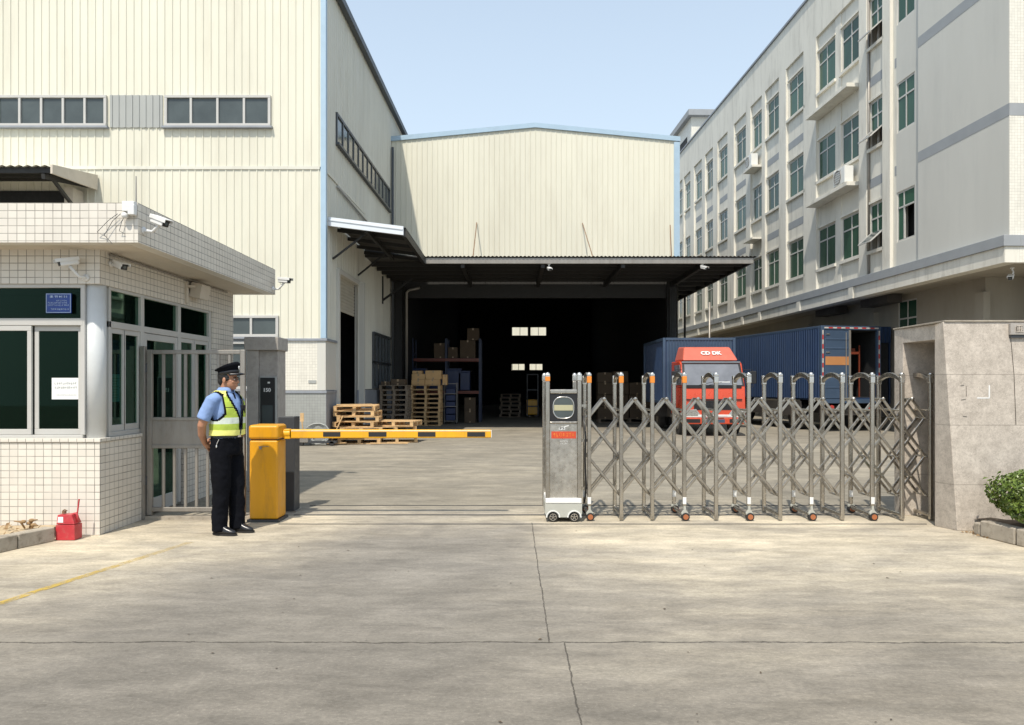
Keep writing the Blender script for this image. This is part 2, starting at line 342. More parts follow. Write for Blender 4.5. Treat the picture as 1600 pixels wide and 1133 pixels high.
# ---------------------------------------------------------------- mesh builder
class MB:
    def __init__(s): s.v = []; s.f = []; s.mi = []; s.cur = 0
    def m(s, i): s.cur = i; return s
    def add(s, vs, fs):
        o = len(s.v); s.v += [tuple(v) for v in vs]
        for f in fs: s.f.append([i + o for i in f]); s.mi.append(s.cur)
        return s
    def box(s, x0, x1, y0, y1, z0, z1, mat=None):
        vs = [(x, y, z) for z in (z0, z1) for y in (y0, y1) for x in (x0, x1)]
        if mat is not None: vs = [mat @ Vector(v) for v in vs]
        return s.add(vs, [(0, 2, 3, 1), (4, 5, 7, 6), (0, 1, 5, 4), (2, 6, 7, 3), (0, 4, 6, 2), (1, 3, 7, 5)])
    def cbox(s, c, d, rot=None):
        mt = Matrix.Translation(c)
        if rot is not None: mt = mt @ rot.to_4x4()
        a, b, e = d[0] / 2, d[1] / 2, d[2] / 2
        return s.box(-a, a, -b, b, -e, e, mt)
    def bar(s, p, q, w, h, up=(0, 0, 1)):
        p, q = Vector(p), Vector(q); d = (q - p); L = d.length; d.normalize(); u = Vector(up)
        if abs(d.dot(u)) > .98: u = Vector((0, 1, 0))
        r = d.cross(u).normalized(); u2 = r.cross(d)
        mt = Matrix((r, d, u2)).transposed().to_4x4(); mt.translation = p
        return s.box(-w / 2, w / 2, 0, L, -h / 2, h / 2, mt)
    def tube(s, p, q, r0, r1=None, seg=12, caps=True):
        return s.path([p, q], [r0, r0 if r1 is None else r1], seg, caps)
    def path(s, pts, rad, seg=12, caps=True, flat=1.0):
        pts = [Vector(p) for p in pts]
        if not isinstance(rad, (list, tuple)): rad = [rad] * len(pts)
        n = len(pts); rings = []; ref = None
        for i in range(n):
            a = pts[max(0, i - 1)]; b = pts[min(n - 1, i + 1)]; d = (b - a).normalized()
            if ref is None: ref = Vector((0, 0, 1)) if abs(d.z) < .9 else Vector((0, 1, 0))
            r = d.cross(ref).normalized(); u = r.cross(d).normalized(); ref = u
            rings.append([pts[i] + r * math.cos(2 * math.pi * k / seg) * rad[i] + u * math.sin(2 * math.pi * k / seg) * rad[i] * flat for k in range(seg)])
        vs = [v for rg in rings for v in rg]; fs = []
        for i in range(n - 1):
            for k in range(seg):
                k2 = (k + 1) % seg
                fs.append((i * seg + k, i * seg + k2, (i + 1) * seg + k2, (i + 1) * seg + k))
        if caps: fs.append(tuple(range(seg - 1, -1, -1))); fs.append(tuple((n - 1) * seg + k for k in range(seg)))
        return s.add(vs, fs)
    def loft(s, rings, seg=20, power=1.0):
        """closed stack of horizontal ellipses (cx, cy, z, a, b)"""
        vs = []; fs = []
        for cx, cy, z, a, b in rings:
            for k in range(seg):
                t = 2 * math.pi * k / seg; c, n = math.cos(t), math.sin(t)
                vs.append((cx + a * math.copysign(abs(c) ** power, c), cy + b * math.copysign(abs(n) ** power, n), z))
        for i in range(len(rings) - 1):
            for k in range(seg):
                k2 = (k + 1) % seg
                fs.append((i * seg + k, i * seg + k2, (i + 1) * seg + k2, (i + 1) * seg + k))
        fs.append(tuple(range(seg - 1, -1, -1))); fs.append(tuple((len(rings) - 1) * seg + k for k in range(seg)))
        return s.add(vs, fs)
    def ball(s, c, r, seg=16, rings=10, rot=None):
        if not isinstance(r, (list, tuple)): r = (r, r, r)
        c = Vector(c); vs = []; fs = []
        def pt(x, y, z):
            p = Vector((x * r[0], y * r[1], z * r[2])); return c + (rot @ p if rot is not None else p)
        vs.append(pt(0, 0, -1))
        for i in range(1, rings):
            a = math.pi * i / rings - math.pi / 2
            for k in range(seg): vs.append(pt(math.cos(a) * math.cos(2 * math.pi * k / seg), math.cos(a) * math.sin(2 * math.pi * k / seg), math.sin(a)))
        vs.append(pt(0, 0, 1)); top = len(vs) - 1
        for k in range(seg):
            k2 = (k + 1) % seg
            fs.append((0, 1 + k2, 1 + k)); fs.append((top, 1 + (rings - 2) * seg + k, 1 + (rings - 2) * seg + k2))
            for i in range(rings - 2): fs.append((1 + i * seg + k, 1 + i * seg + k2, 1 + (i + 1) * seg + k2, 1 + (i + 1) * seg + k))
        return s.add(vs, fs)
    def prism(s, poly, a, b, axis='x'):
        """polygon in the plane across `axis`, extruded from a to b"""
        def pt(p, t): return {'x': (t, p[0], p[1]), 'y': (p[0], t, p[1]), 'z': (p[0], p[1], t)}[axis]
        n = len(poly); vs = [pt(p, a) for p in poly] + [pt(p, b) for p in poly]
        fs = [tuple(range(n)), tuple(range(2 * n - 1, n - 1, -1))] + [(i, i + n, (i + 1) % n + n, (i + 1) % n) for i in range(n)]
        return s.add(vs, fs)
    def quad(s, a, b, c, d): return s.add([a, b, c, d], [(0, 1, 2, 3)])
    def split(s, name, mats, parent=None, **k):
        """one object per connected piece"""
        p = list(range(len(s.v)))
        def root(i):
            while p[i] != i: p[i] = p[p[i]]; i = p[i]
            return i
        for f in s.f:
            for i in f[1:]: p[root(i)] = root(f[0])
        g = {}
        for f, mi in zip(s.f, s.mi): g.setdefault(root(f[0]), []).append((f, mi))
        out = []
        for fs in g.values():
            q = s.__class__(); mp = {}
            for f, mi in fs:
                for i in f:
                    if i not in mp: mp[i] = len(q.v); q.v.append(s.v[i])
                q.f.append([mp[i] for i in f]); q.mi.append(mi)
            out.append(q.build(name, mats, parent, **k))
        return out
    def build(s, name, mats, parent=None, bevel=0.0, smooth=False, seg=2, fix=True):
        if not isinstance(mats, (list, tuple)): mats = [mats]
        me = bpy.data.meshes.new(name)
        off = Vector((0, 0, 0)); r = parent
        while r is not None: off += r.location; r = r.parent
        me.from_pydata([Vector(v) - off for v in s.v], [], s.f)
        for m in mats: me.materials.append(M[m])
        me.polygons.foreach_set('material_index', s.mi)
        if fix:
            bm = bmesh.new(); bm.from_mesh(me); bmesh.ops.recalc_face_normals(bm, faces=bm.faces); bm.to_mesh(me); bm.free()
        if smooth: me.polygons.foreach_set('use_smooth', [True] * len(me.polygons))
        o = bpy.data.objects.new(name, me); col.objects.link(o)
        if parent is not None: o.parent = parent
        if bevel:
            b = o.modifiers.new('bevel', 'BEVEL'); b.width = bevel; b.segments = seg; b.limit_method = 'ANGLE'; b.angle_limit = R(35)
            if seg > 1:
                me.polygons.foreach_set('use_smooth', [True] * len(me.polygons)); b.harden_normals = True
        return o

def tag(o, label=None, cat=None, group=None, kind=None):
    if label: o['label'] = label
    if cat: o['category'] = cat
    if group: o['group'] = group
    if kind: o['kind'] = kind
    return o
def thing(name, label, cat, loc=(0, 0, 0), group=None):
    o = bpy.data.objects.new(name, None); col.objects.link(o); o.location = loc; o.empty_display_size = .2
    return tag(o, label, cat, group)
def dup(o, parent=None):
    c = o.copy(); col.objects.link(c)
    if parent is not None: c.parent = parent
    for ch in list(o.children): dup(ch, c)
    return c
def smooth_mods(o, voxel=None, sm=0, sub=0):
    if voxel:
        r = o.modifiers.new('remesh', 'REMESH'); r.mode = 'VOXEL'; r.voxel_size = voxel; r.use_smooth_shade = True
    if sm:
        x = o.modifiers.new('smooth', 'SMOOTH'); x.iterations = sm; x.factor = .5
    if sub:
        x = o.modifiers.new('sub', 'SUBSURF'); x.levels = sub; x.render_levels = sub
    return o

def ribs(mb, a, b, z0, z1, pitch=.2, rw=.05, rd=.022, side=1):
    """profiled metal sheet from plan point a to b; z0/z1 numbers or functions of the plan point; ribs stand out on the side side*(right of a->b)"""
    a, b = Vector((a[0], a[1])), Vector((b[0], b[1])); L = (b - a).length; d = (b - a) / L
    n = Vector((d.y, -d.x)) * side
    us = [(0.0, 0.0)]; u = 0.0
    while u + pitch <= L + 1e-4:
        us += [(u + pitch - rw, 0), (u + pitch - rw * .72, rd), (u + pitch - rw * .28, rd), (u + pitch, 0)]; u += pitch
    if us[-1][0] < L - 1e-4: us.append((L, 0))
    f0 = z0 if callable(z0) else (lambda p: z0); f1 = z1 if callable(z1) else (lambda p: z1)
    lo = []; hi = []
    for (t, h) in us:
        p = a + d * t + n * h; lo.append((p.x, p.y, f0(p))); hi.append((p.x, p.y, f1(p)))
    k = len(us); mb.add(lo + hi, [(i, i + 1, i + 1 + k, i + k) for i in range(k - 1)])

def strokes(mb, rect, rows, y, seed=1, dense=5, th=.003, axis='front', fill=.8):
    """rows of small unreadable character strokes, raised on a face at depth y.  rect=(x0,x1,z0,z1), rows=[(z_frac, h_frac, n_chars, start, end)]"""
    r = random.Random(seed); x0, x1, z0, z1 = rect; W = x1 - x0; H = z1 - z0
    for (zf, hf, n, s, e) in rows:
        cw = W * (e - s) / n; hh = H * hf; zc = z0 + H * zf
        for i in range(n):
            cx = x0 + W * s + cw * (i + .5)
            for k in range(dense):
                if r.random() < .55:
                    ww = cw * fill * r.uniform(.4, 1); zz = zc + hh * r.uniform(-.5, .5)
                    mb.box(cx - ww / 2, cx + ww / 2, y - th, y, zz - hh * .06, zz + hh * .06)
                else:
                    xx = cx + cw * fill * r.uniform(-.45, .45); h2 = hh * r.uniform(.3, .5)
                    mb.box(xx - cw * .05, xx + cw * .05, y - th * 1.3, y, zc - h2, zc + h2)

def text_mesh(body, size, mat, parent, name, loc, rot=(R(90), 0, 0), bold=.0, extrude=.004):
    cu = bpy.data.curves.new(name, 'FONT'); cu.body = body; cu.size = size; cu.align_x = 'CENTER'; cu.align_y = 'CENTER'
    cu.extrude = extrude; cu.offset = bold
    o = bpy.data.objects.new('tmp', cu); col.objects.link(o)
    dg = bpy.context.evaluated_depsgraph_get(); me = bpy.data.meshes.new_from_object(o.evaluated_get(dg))
    bpy.data.objects.remove(o); me.name = name; me.materials.clear(); me.materials.append(M[mat])
    q = bpy.data.objects.new(name, me); col.objects.link(q); q.parent = parent; q.location = loc; q.rotation_euler = rot
    return q
# ---------------------------------------------------------------- ground
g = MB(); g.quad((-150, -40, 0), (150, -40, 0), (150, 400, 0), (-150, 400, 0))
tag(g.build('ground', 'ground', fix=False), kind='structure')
# worn yellow line running from the left foreground towards the gate
ln = MB()
pa = [(-3.70, 4.9), (-3.56, 5.6), (-3.40, 6.3), (-3.17, 7.3)]
for (ax, ay), (bx, by) in zip(pa, pa[1:]):
    ln.quad((ax - .04, ay, .004), (ax + .04, ay, .004), (bx + .04, by, .004), (bx - .04, by, .004))
tag(ln.build('road_marking', 'line', fix=False), kind='structure')

# ---------------------------------------------------------------- left hall (cream cladding, shaded side wall)
LX, LY = -4.854, 19.2
def lside(y): return LX + .0173 * (y - LY)
hall = thing('factory_hall', 'tall cream clad factory hall with pale blue corner trim and strip windows', 'building', (-10, 22, 0))
HT = 12.15; YB = 46.0
m = MB()
ribs(m, (-24, LY), (LX, LY), 2.76, 7.16, .2, .045, .02)
ribs(m, (-24, LY), (LX, LY), 7.22, HT, .2, .045, .02)
m.build('front_cladding', 'cream', hall, fix=False)
m = MB()
DO = (20.45, 22.95, 4.65)                       # door opening in the side wall
def sp(y): return (lside(y), y)
ribs(m, sp(LY), sp(DO[0]), 2.76, HT, .2, .045, .02)
ribs(m, sp(DO[0]), sp(DO[1]), DO[2], HT, .2, .045, .02)
ribs(m, sp(DO[1]), sp(YB), 1.42, HT, .2, .045, .02)
m.build('side_cladding', 'cream_old', hall, fix=False)
m = MB()                                         # roof, rear and far walls, dim inside
m.box(-24.1, LX + .15, LY - .12, YB, HT, HT + .12)
m.box(-24, -23.9, LY + .1, YB, 0, HT); m.box(-24, lside(YB), YB - .1, YB, 0, HT)
m.build('roof', 'darktrim', hall)
m = MB(); m.bar((lside(LY) + .1, LY - .1, HT + .05), (lside(YB) + .1, YB, HT + .05), .16, .2)
m.build('gutter', 'darktrim', hall)
m = MB()
m.box(-24, LX, LY - .005, LY + .2, 1.42, 2.70)
m.build('tiled_dado', 'fine_tile', hall)
m = MB()
m.box(LX - .2, LX + .02, LY - .012, DO[0], 1.42, 2.70)
m.build('dado_return', 'wall_grey', hall)
m = MB()
m.box(-24, LX + .025, LY - .016, LY + .2, 0, 1.34)
m.build('grey_dado', 'grey_tile', hall)
m = MB(); m.box(LX - .2, LX + .032, LY - .014, DO[0], 0, 1.34)
m.bar((lside(DO[1]), DO[1], .7), (lside(28.6), 28.6, .7), .06, 1.4)
m.build('side_dado', 'ledge', hall)
m = MB()
m.box(-24, LX + .06, LY - .05, LY + .1, 2.70, 2.765); m.box(LX - .1, LX + .061, LY + .1, DO[0] - .1, 2.70, 2.765)
m.box(-24, LX + .05, LY - .04, LY + .1, 1.34, 1.41); m.box(LX - .1, LX + .051, LY + .1, DO[0] - .1, 1.34, 1.41)
m.split('ledge', 'ledge', hall, bevel=.008)
m = MB(); m.box(LX - .11, LX + .03, LY - .035, LY + .01, 2.77, HT); m.box(LX + .001, LX + .034, LY + .01, LY + .10, 2.77, HT)
m.build('corner_trim', 'bluetrim', hall, .006)
m = MB(); m.box(-24, LX - .13, LY - .03, LY, 7.15, 7.23); m.bar((LX + .03, LY + .1, 7.1), (lside(24), 24, 7.1), .03, .05)
m.build('flashing', 'cream_old', hall)
m = MB(); m.box(-10.43, -9.06, LY - .026, LY + .02, 8.23, 9.07)
for i in range(8): m.box(-10.40 + i * .175, -10.36 + i * .175, LY - .045, LY - .02, 8.23, 9.07)
m.build('grey_panel', 'greypanel', hall)
m = MB(); m.box(-5.28, -5.08, LY - .02, LY - .004, 1.60, 1.68); m.build('wall_plate', 'greypanel', hall)
def strip_window(x0, x1, z0, z1, n, fw=.07):
    f = MB(); y0, y1 = LY - .075, LY + .02
    f.box(x0, x1, y0, y1, z1 - fw, z1); f.box(x0, x1, y0 - .02, y1, z0, z0 + fw)
    f.box(x0, x0 + fw, y0 + .003, y1, z0 + fw, z1 - fw); f.box(x1 - fw, x1, y0 + .003, y1, z0 + fw, z1 - fw)
    for i in range(1, n):
        xx = x0 + (x1 - x0) * i / n; f.box(xx - .03, xx + .03, y0 + .006, y1, z0 + fw, z1 - fw)
    w_ = f.build('window', 'white_frame', hall, .006)
    p = MB(); p.box(x0 + .03, x1 - .03, LY - .024, LY + .015, z0 + .03, z1 - .03); p.build('pane', 'glass_grey', w_)
    s = MB(); s.box(x0 - .05, x1 + .05, LY - .13, LY + .01, z0 - .05, z0 - .002); s.build('sill', 'ledge', w_)
strip_window(-15.0, -10.50, 8.25, 9.06, 8)
strip_window(-9.0, -6.25, 8.25, 9.06, 4)
strip_window(-11.0, -6.05, 2.80, 3.36, 7)
strip_window(-11.0, -6.05, 1.45, 2.69, 7)
# strip window along the side wall
f = MB(); p = MB(); nW = 12
def sbox(mb, y0, y1, z0, z1, d0, d1):
    vs = [(lside(y) + d, y, z) for z in (z0, z1) for y in (y0, y1) for d in (d0, d1)]
    mb.add(vs, [(0, 2, 3, 1), (4, 5, 7, 6), (0, 1, 5, 4), (2, 6, 7, 3), (0, 4, 6, 2), (1, 3, 7, 5)])
sbox(f, 20.25, 28.2, 8.95, 9.03, -.02, .06); sbox(f, 20.2, 28.25, 8.13, 8.2, -.02, .12)
for i in range(nW + 1):
    y = 20.25 + (28.15 - 20.25) * i / nW; sbox(f, y, y + .07, 8.2, 8.95, -.02, .05)
sbox(p, 20.3, 28.15, 8.18, 8.97, -.01, .026)
w_ = f.build('window', 'darktrim', hall); p.build('pane', 'glass_grey', w_)
# low window with bars beside the side door
f = MB(); p = MB()
for (z0, z1) in ((1.50, 2.30), (2.38, 3.30)):
    sbox(f, 25.1, 28.2, z1, z1 + .07, -.02, .09); sbox(f, 25.1, 28.2, z0 - .07, z0, -.02, .09)
    for i in range(6): sbox(f, 25.1 + i * .6, 25.18 + i * .6, z0, z1, -.02, .07)
    sbox(p, 25.15, 28.15, z0, z1, -.01, .03)
w_ = f.build('window', 'darktrim', hall); p.build('pane', 'glass_grey', w_)
# side roller door
f = MB()
f.bar((lside(DO[0]) + .02, DO[0] - .06, 0), (lside(DO[0]) + .02, DO[0] - .06, DO[2] + .1), .14, .14)
f.bar((lside(DO[1]) + .04, DO[1] + .14, 0), (lside(DO[1]) + .04, DO[1] + .14, DO[2] + .1), .3, .16)
sbox(f, DO[0], DO[1], DO[2], DO[2] + .14, -.1, .06)
d_ = f.build('door_frame', 'wall_grey', hall, .01)
s = MB()
z = 3.68
while z < DO[2]:
    sbox(s, DO[0] + .02, DO[1] - .02, z, z + .075, -.14, -.10); sbox(s, DO[0] + .02, DO[1] - .02, z + .075, z + .1, -.14, -.12); z += .1
s.build('roller_shutter', 'shutter', d_)
s = MB()                                          # dim room behind the door
s.box(-12, LX - .25, DO[0] - 1, DO[0] - .9, 0, 6); s.box(-12, LX - .1, 25, 25.1, 0, 6); s.box(-12.1, -12, DO[0] - 1, 25, 0, 6); s.box(-12, LX - .12, DO[0] - 1, 25, 6, 6.1)
s.build('interior', 'inner', hall)
# conduit running up the side wall, camera bracket and down pipe in the inner corner
c = MB(); c.path([(lside(20.3) + .06, 20.3, 7.0), (lside(21.6) + .06, 21.6, 6.95), (lside(26.6) + .08, 26.6, 6.75)], .035, 8)
c.build('conduit', 'white_frame', hall, smooth=True)
c = MB(); c.tube((lside(28.5) + .1, 28.45, 1.4), (lside(28.5) + .1, 28.45, 10.7), .05, seg=10); c.build('downpipe', 'darktrim', hall, smooth=True)

# ---------------------------------------------------------------- awning on the hall front, behind the booth
aw = thing('awning', 'corrugated metal awning over the guard booth roof on the cream hall front', 'awning', (-12, 18, 6.7))
m = MB()
def awz(y): return 6.66 + (y - 17.3) * .15
us = [(-18 + i * .1) for i in range(73)]
vs = [];
for y in (17.25, LY - .05):
    for i, x in enumerate(us): vs.append((x, y, awz(y) + (.04 if i % 2 else 0)))
n_ = len(us); m.add(vs, [(i, i + 1, i + 1 + n_, i + n_) for i in range(n_ - 1)])
m.build('roof_sheet', 'cream_old', aw, fix=False)
m = MB(); m.prism([(17.27, awz(17.27) - .16), (LY - .04, awz(LY) - .34), (LY - .04, awz(LY) + .05), (17.27, awz(17.27) + .05)], -10.78, -10.73)
m.build('end_panel', 'plaster', aw)
m = MB()
for y in (17.4, 18.1, 18.8): m.box(-18, -10.80, y - .05, y + .05, awz(y) - .14, awz(y) - .01)
for x in (-11.0, -13.6, -16.2):
    m.bar((x, LY - .05, 5.7), (x, 17.6, 6.55), .06, .08); m.bar((x, LY - .05, awz(LY) - .22), (x, 17.35, awz(17.4) - .22), .08, .12)
m.split('strut', 'canopy_under', aw)
m = MB(); m.box(-19, -11.3, LY - .06, LY - .03, 4.6, 6.58); m.build('shade_panel', 'inner', aw)  # dark panel added to stand in for the shade under the awning
m = MB(); m.box(-11.32, -11.1, LY - .5, LY - .04, 5.0, 6.55); m.build('side_post', 'plaster', aw)

# ---------------------------------------------------------------- central warehouse with open front
WY = 28.7; WL, WR = lside(WY) + .02, 6.44; WPX = .9; ZE, ZP = 11.08, 11.62; BACK = 62.0
ware = thing('warehouse', 'cream gabled warehouse with a wide dark open front', 'building', (.9, 40, 0))
OZ = 5.78
def gz(p):
    return ZE + (ZP - ZE) * ((p.x - WL) / (WPX - WL) if p.x < WPX else (WR - p.x) / (WR - WPX))
m = MB(); ribs(m, (WL, WY), (WR, WY), OZ, gz, .2, .045, .02); m.build('gable_cladding', 'cream', ware, fix=False)
m = MB()
ribs(m, (WR, WY), (WR, BACK), 0, ZE, .2, .045, .02)
m.build('side_cladding', 'cream_old', ware, fix=False)
m = MB()
for (xa, za, xb, zb) in ((WL - .1, ZE, WPX, ZP), (WPX, ZP, WR + .08, ZE)):
    m.add([(xa, WY - .07, za - .08), (xb, WY - .07, zb - .08), (xb, WY - .07, zb + .1), (xa, WY - .07, za + .1), (xa, WY + .2, za - .08), (xb, WY + .2, zb - .08), (xb, WY + .2, zb + .1), (xa, WY + .2, za + .1)],
          [(0, 1, 2, 3), (4, 7, 6, 5), (0, 4, 5, 1), (3, 2, 6, 7), (0, 3, 7, 4), (1, 5, 6, 2)])
m.box(WR - .16, WR + .06, WY - .05, WY + .12, OZ, ZE - .1)
m.split('blue_trim', 'bluetrim', ware)
m = MB()
for (xa, za, xb, zb) in ((WL, ZE, WPX, ZP), (WPX, ZP, WR, ZE)):
    m.add([(xa, WY + .2, za), (xb, WY + .2, zb), (xb, BACK, zb), (xa, BACK, za), (xa, WY + .2, za + .08), (xb, WY + .2, zb + .08), (xb, BACK, zb + .08), (xa, BACK, za + .08)],
          [(0, 1, 2, 3), (4, 7, 6, 5), (0, 4, 5, 1), (3, 2, 6, 7), (0, 3, 7, 4), (1, 5, 6, 2)])
m.build('roof', 'darktrim', ware)
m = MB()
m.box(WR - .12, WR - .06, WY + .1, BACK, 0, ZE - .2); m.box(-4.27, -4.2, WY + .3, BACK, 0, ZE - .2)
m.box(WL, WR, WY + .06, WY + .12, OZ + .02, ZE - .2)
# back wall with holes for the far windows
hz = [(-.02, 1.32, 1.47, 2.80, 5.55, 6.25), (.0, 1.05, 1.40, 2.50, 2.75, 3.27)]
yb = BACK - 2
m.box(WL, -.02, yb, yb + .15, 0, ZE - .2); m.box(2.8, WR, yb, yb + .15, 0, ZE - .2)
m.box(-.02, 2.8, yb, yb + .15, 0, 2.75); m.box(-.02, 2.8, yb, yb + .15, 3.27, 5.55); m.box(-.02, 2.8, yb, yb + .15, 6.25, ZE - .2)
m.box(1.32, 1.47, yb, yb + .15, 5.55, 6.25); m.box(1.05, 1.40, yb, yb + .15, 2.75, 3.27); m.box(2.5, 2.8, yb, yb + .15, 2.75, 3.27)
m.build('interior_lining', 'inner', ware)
for (a, b, c, d, z0, z1) in hz:
    for (x0, x1) in ((a, b), (c, d)):
        f = MB()
        for x in (x0, (x0 + x1) / 2 - .02, x1 - .04): f.box(x, x + .04, yb + .02, yb + .1, z0, z1)
        f.box(x0 + .04, x1 - .04, yb + .03, yb + .09, z0, z0 + .04); f.build('window', 'darktrim', ware)
m = MB()                                            # posts and header of the open front
m.box(WL + .1, WL + .42, WY - .02, WY + .3, 0, OZ); m.box(WR - .42, WR - .06, WY - .03, WY + .3, 0, OZ + .0)
m.box(WL + .42, WR - .42, WY + .12, WY + .3, 4.95, OZ + .015)
for x in (WL + .55, 6.12): m.tube((x, WY - .12, 0), (x, WY - .12, 5.3), .05, seg=10)
m.split('portal_post', 'canopy_under', ware)
m = MB(); m.path([(WL + .62, WY - .3, .3), (WL + .62, WY - .3, 5.1), (WL + .72, WY - .32, 5.2), (WL + 1.15, WY - .4, 5.28)], .055, 10)
m.build('downpipe', 'gate_metal', ware, smooth=True)
# far building that stands lit beyond the back windows
fb = MB(); ribs(fb, (-12, 76), (14, 76), 0, 9, .4, .06, .03)
fb.box(-12, 14, 76.05, 77, 0, 8.9)
tag(fb.build('far_building', 'cream', fix=False), 'pale ribbed wall glimpsed through the back windows of the dark warehouse', 'building')

# ---------------------------------------------------------------- canopy round the yard: along the hall and across the warehouse front
can = thing('metal_canopy', 'dark metal canopy with corrugated roof across the open warehouse front', 'canopy', (1.5, 26, 5.5))
CF = 23.9; CZ = 5.62; CR = 7.81; CI = -2.85
def lz(x): return CZ + (x - CI) * (-.125)             # hall side slopes down away from the wall
m = MB()
pit = .13; k = int((CR - CI) / pit)                   # main roof, corrugations run back from the front edge
pts = [(CI - .05 + i * pit / 2, (.035 if i % 2 else 0)) for i in range(2 * k + 3)]
vs = [(x, CF - .06, CZ + .07 + h) for x, h in pts] + [(x, WY - .04, CZ + .12 + h) for x, h in pts]
n_ = len(pts); m.add(vs, [(i, i + 1, i + 1 + n_, i + n_) for i in range(n_ - 1)])
vs = []                                               # strip that carries on along the warehouse's right side
for y in (WY - .04, 40.0): vs += [(x, y, CZ + .12 + h) for x, h in pts if x > WR + .05]
q = len(vs) // 2; m.add(vs, [(i, i + 1, i + 1 + q, i + q) for i in range(q - 1)])
m.box(lside(24) + .03, CI - .04, CF, WY - .03, CZ + .075, CZ + .11)
m.build('roof_sheet', 'canopy_top', can, fix=False)
m = MB()
ys = [19.42 + i * .065 for i in range(int((CF - 19.42) / .065) + 1)]
vs = [(CI + .05, y, lz(CI) + .06 + (.03 if i % 2 else 0)) for i, y in enumerate(ys)] + [(lside(y) + .03, y, lz(lside(y)) + .06 + (.03 if i % 2 else 0)) for i, y in enumerate(ys)]
n_ = len(ys); m.add(vs, [(i, i + 1, i + 1 + n_, i + n_) for i in range(n_ - 1)])
m.build('side_roof_sheet', 'canopy_top', can, fix=False)
m = MB(); m.prism([(lside(CF) + .02, CZ + .06), (CI - .05, CZ + .06), (CI - .05, lz(CI) + .06), (lside(CF) + .02, lz(lside(CF)) + .09)], CF - .005, CF + .03, 'y'); m.build('gable_plate', 'canopy_under', can)
m = MB()
x0 = lside(19.4) + .02
m.add([(x0, 19.40, lz(x0) - .13), (CI, 19.40, lz(CI) - .13), (CI, 19.40, lz(CI) + .1), (x0, 19.40, lz(x0) + .1), (x0, 19.46, lz(x0) - .13), (CI, 19.46, lz(CI) - .13), (CI, 19.46, lz(CI) + .1), (x0, 19.46, lz(x0) + .1)],
      [(0, 1, 2, 3), (4, 7, 6, 5), (0, 4, 5, 1), (3, 2, 6, 7), (0, 3, 7, 4), (1, 5, 6, 2)])
m.bar((x0 + .02, 19.39, lz(x0) + .02), (CI - .02, 19.39, lz(CI) + .02), .02, .03)
m.build('white_fascia', 'canopy_edge', can)
m = MB()
m.box(CI - .06, CR, CF, CF + .08, CZ - .14, CZ + .05)          # front edge beam
m.build('edge_beam', 'gate_metal', can, .01)
m = MB()
m.box(CI - .04, CI + .06, 19.47, CF, CZ - .16, CZ + .04)        # edge beam of the hall side
m.box(CR - .08, CR, CF + .08, 40, CZ - .12, CZ + .08)
for y in (24.8, 25.7, 26.6, 27.5, 28.4): m.box(lside(y) + .05, CR - .09, y - .04, y + .04, CZ - .09, CZ + .06)
for y in (29.6, 31, 32.4, 34, 36, 38): m.box(WR + .06, CR - .09, y - .04, y + .04, CZ - .09, CZ + .06)
for x in (-1.6, 1.0, 3.6, 6.2): m.box(x - .06, x + .06, CF + .08, WY - .02, CZ - .26, CZ - .09)
for y in (20.4, 21.6, 22.8, 23.8): m.bar((lside(y) + .02, y, lz(lside(y)) - .04), (CI - .04, y, lz(CI) - .04), .06, .1)
m.bar((-3.85, 19.5, lz(-3.85) - .1), (-3.85, CF, lz(-3.85) - .1), .08, .12)
for y in (19.9, 22.9):
    m.bar((lside(y) + .02, y, 4.95), (-3.9, y, lz(-3.9) - .1), .05, .05)
for y in (26.8,): m.bar((lside(y), y, 4.6), (lside(y) + 1.1, y, 5.4), .07, .07); m.bar((lside(y) + .02, y, 4.5), (lside(y) + .02, y, 5.5), .08, .08)
m.split('purlin', 'canopy_under', can)
m = MB()
for (px0, py0, px1, py1) in ((745, 348, 738, 404), (910, 349, 929, 404), (1047, 352, 1049, 404)):
    a = P(px0, py0, WY - .03); b = P(px1, py1, 25.2); b.z = CZ + .1
    m.tube(a, b, .018, seg=6)
m.split('tie_rod', 'rust', can)
m = MB()
for y in (33, 37): m.tube((CR - .1, y, 0), (CR - .1, y, CZ - .1), .05, seg=8)
m.split('post', 'canopy_under', can)
# ---------------------------------------------------------------- office block on the right
RY = 18.0; RA = .033
RT = 16.8
fac = thing('office_block', 'off white four storey factory block with green windows and grey bands', 'building', (12.7 - .033 * RY, RY, 0))
FO = Vector(fac.location)
class LB(MB):
    """builder in the block's own frame: x into the block from its yard face, y away from the camera along it"""
    def build(s, name, mats, parent=None, **k):
        s.v = [tuple(Vector(v) + FO) for v in s.v]
        return super().build(name, mats, parent, **k)
def ly(px): return (14806 / (px - 762) - RY)
cols = []
for a, b in ((1402.6, 1430), (1361, 1382.5), (1317, 1345.7), (1280, 1306), (1234, 1259.5), (1200.7, 1219.5), (1178, 1193), (1151.6, 1168), (1125.5, 1139), (1105.7, 1116.3), (1088.7, 1098.8), (1072.7, 1080.5), (1062, 1068.5)):
    cols.append((ly(b), ly(a)))
yy = cols[-1][1]
while yy < 42: yy += .9; cols.append((yy, yy + 1.35)); yy += 1.35
REND = 44.0
rows = [(6.02, 7.55), (9.42, 10.95), (12.80, 14.38)]
ZL0, ZL1, ZLM = 4.53, 5.19, 4.92
RX = .10                                             # recessed face behind the pilasters
m = LB()
m.box(0, .4, .02, 3.82, ZL1, RT)                       # plain end bay
m.build('plain_end_wall', 'wall_grey', fac)
m = LB()
prev = 3.82
for (a, b) in cols:
    m.box(RX, RX + .35, prev, a, ZL1, 15.0)
    zz = ZL1
    for (z0, z1) in rows:
        m.box(RX, RX + .35, a, b, zz, z0); zz = z1
    m.box(RX, RX + .35, a, b, zz, 15.0); prev = b
m.box(RX, RX + .35, prev, REND, ZL1, 15.0)
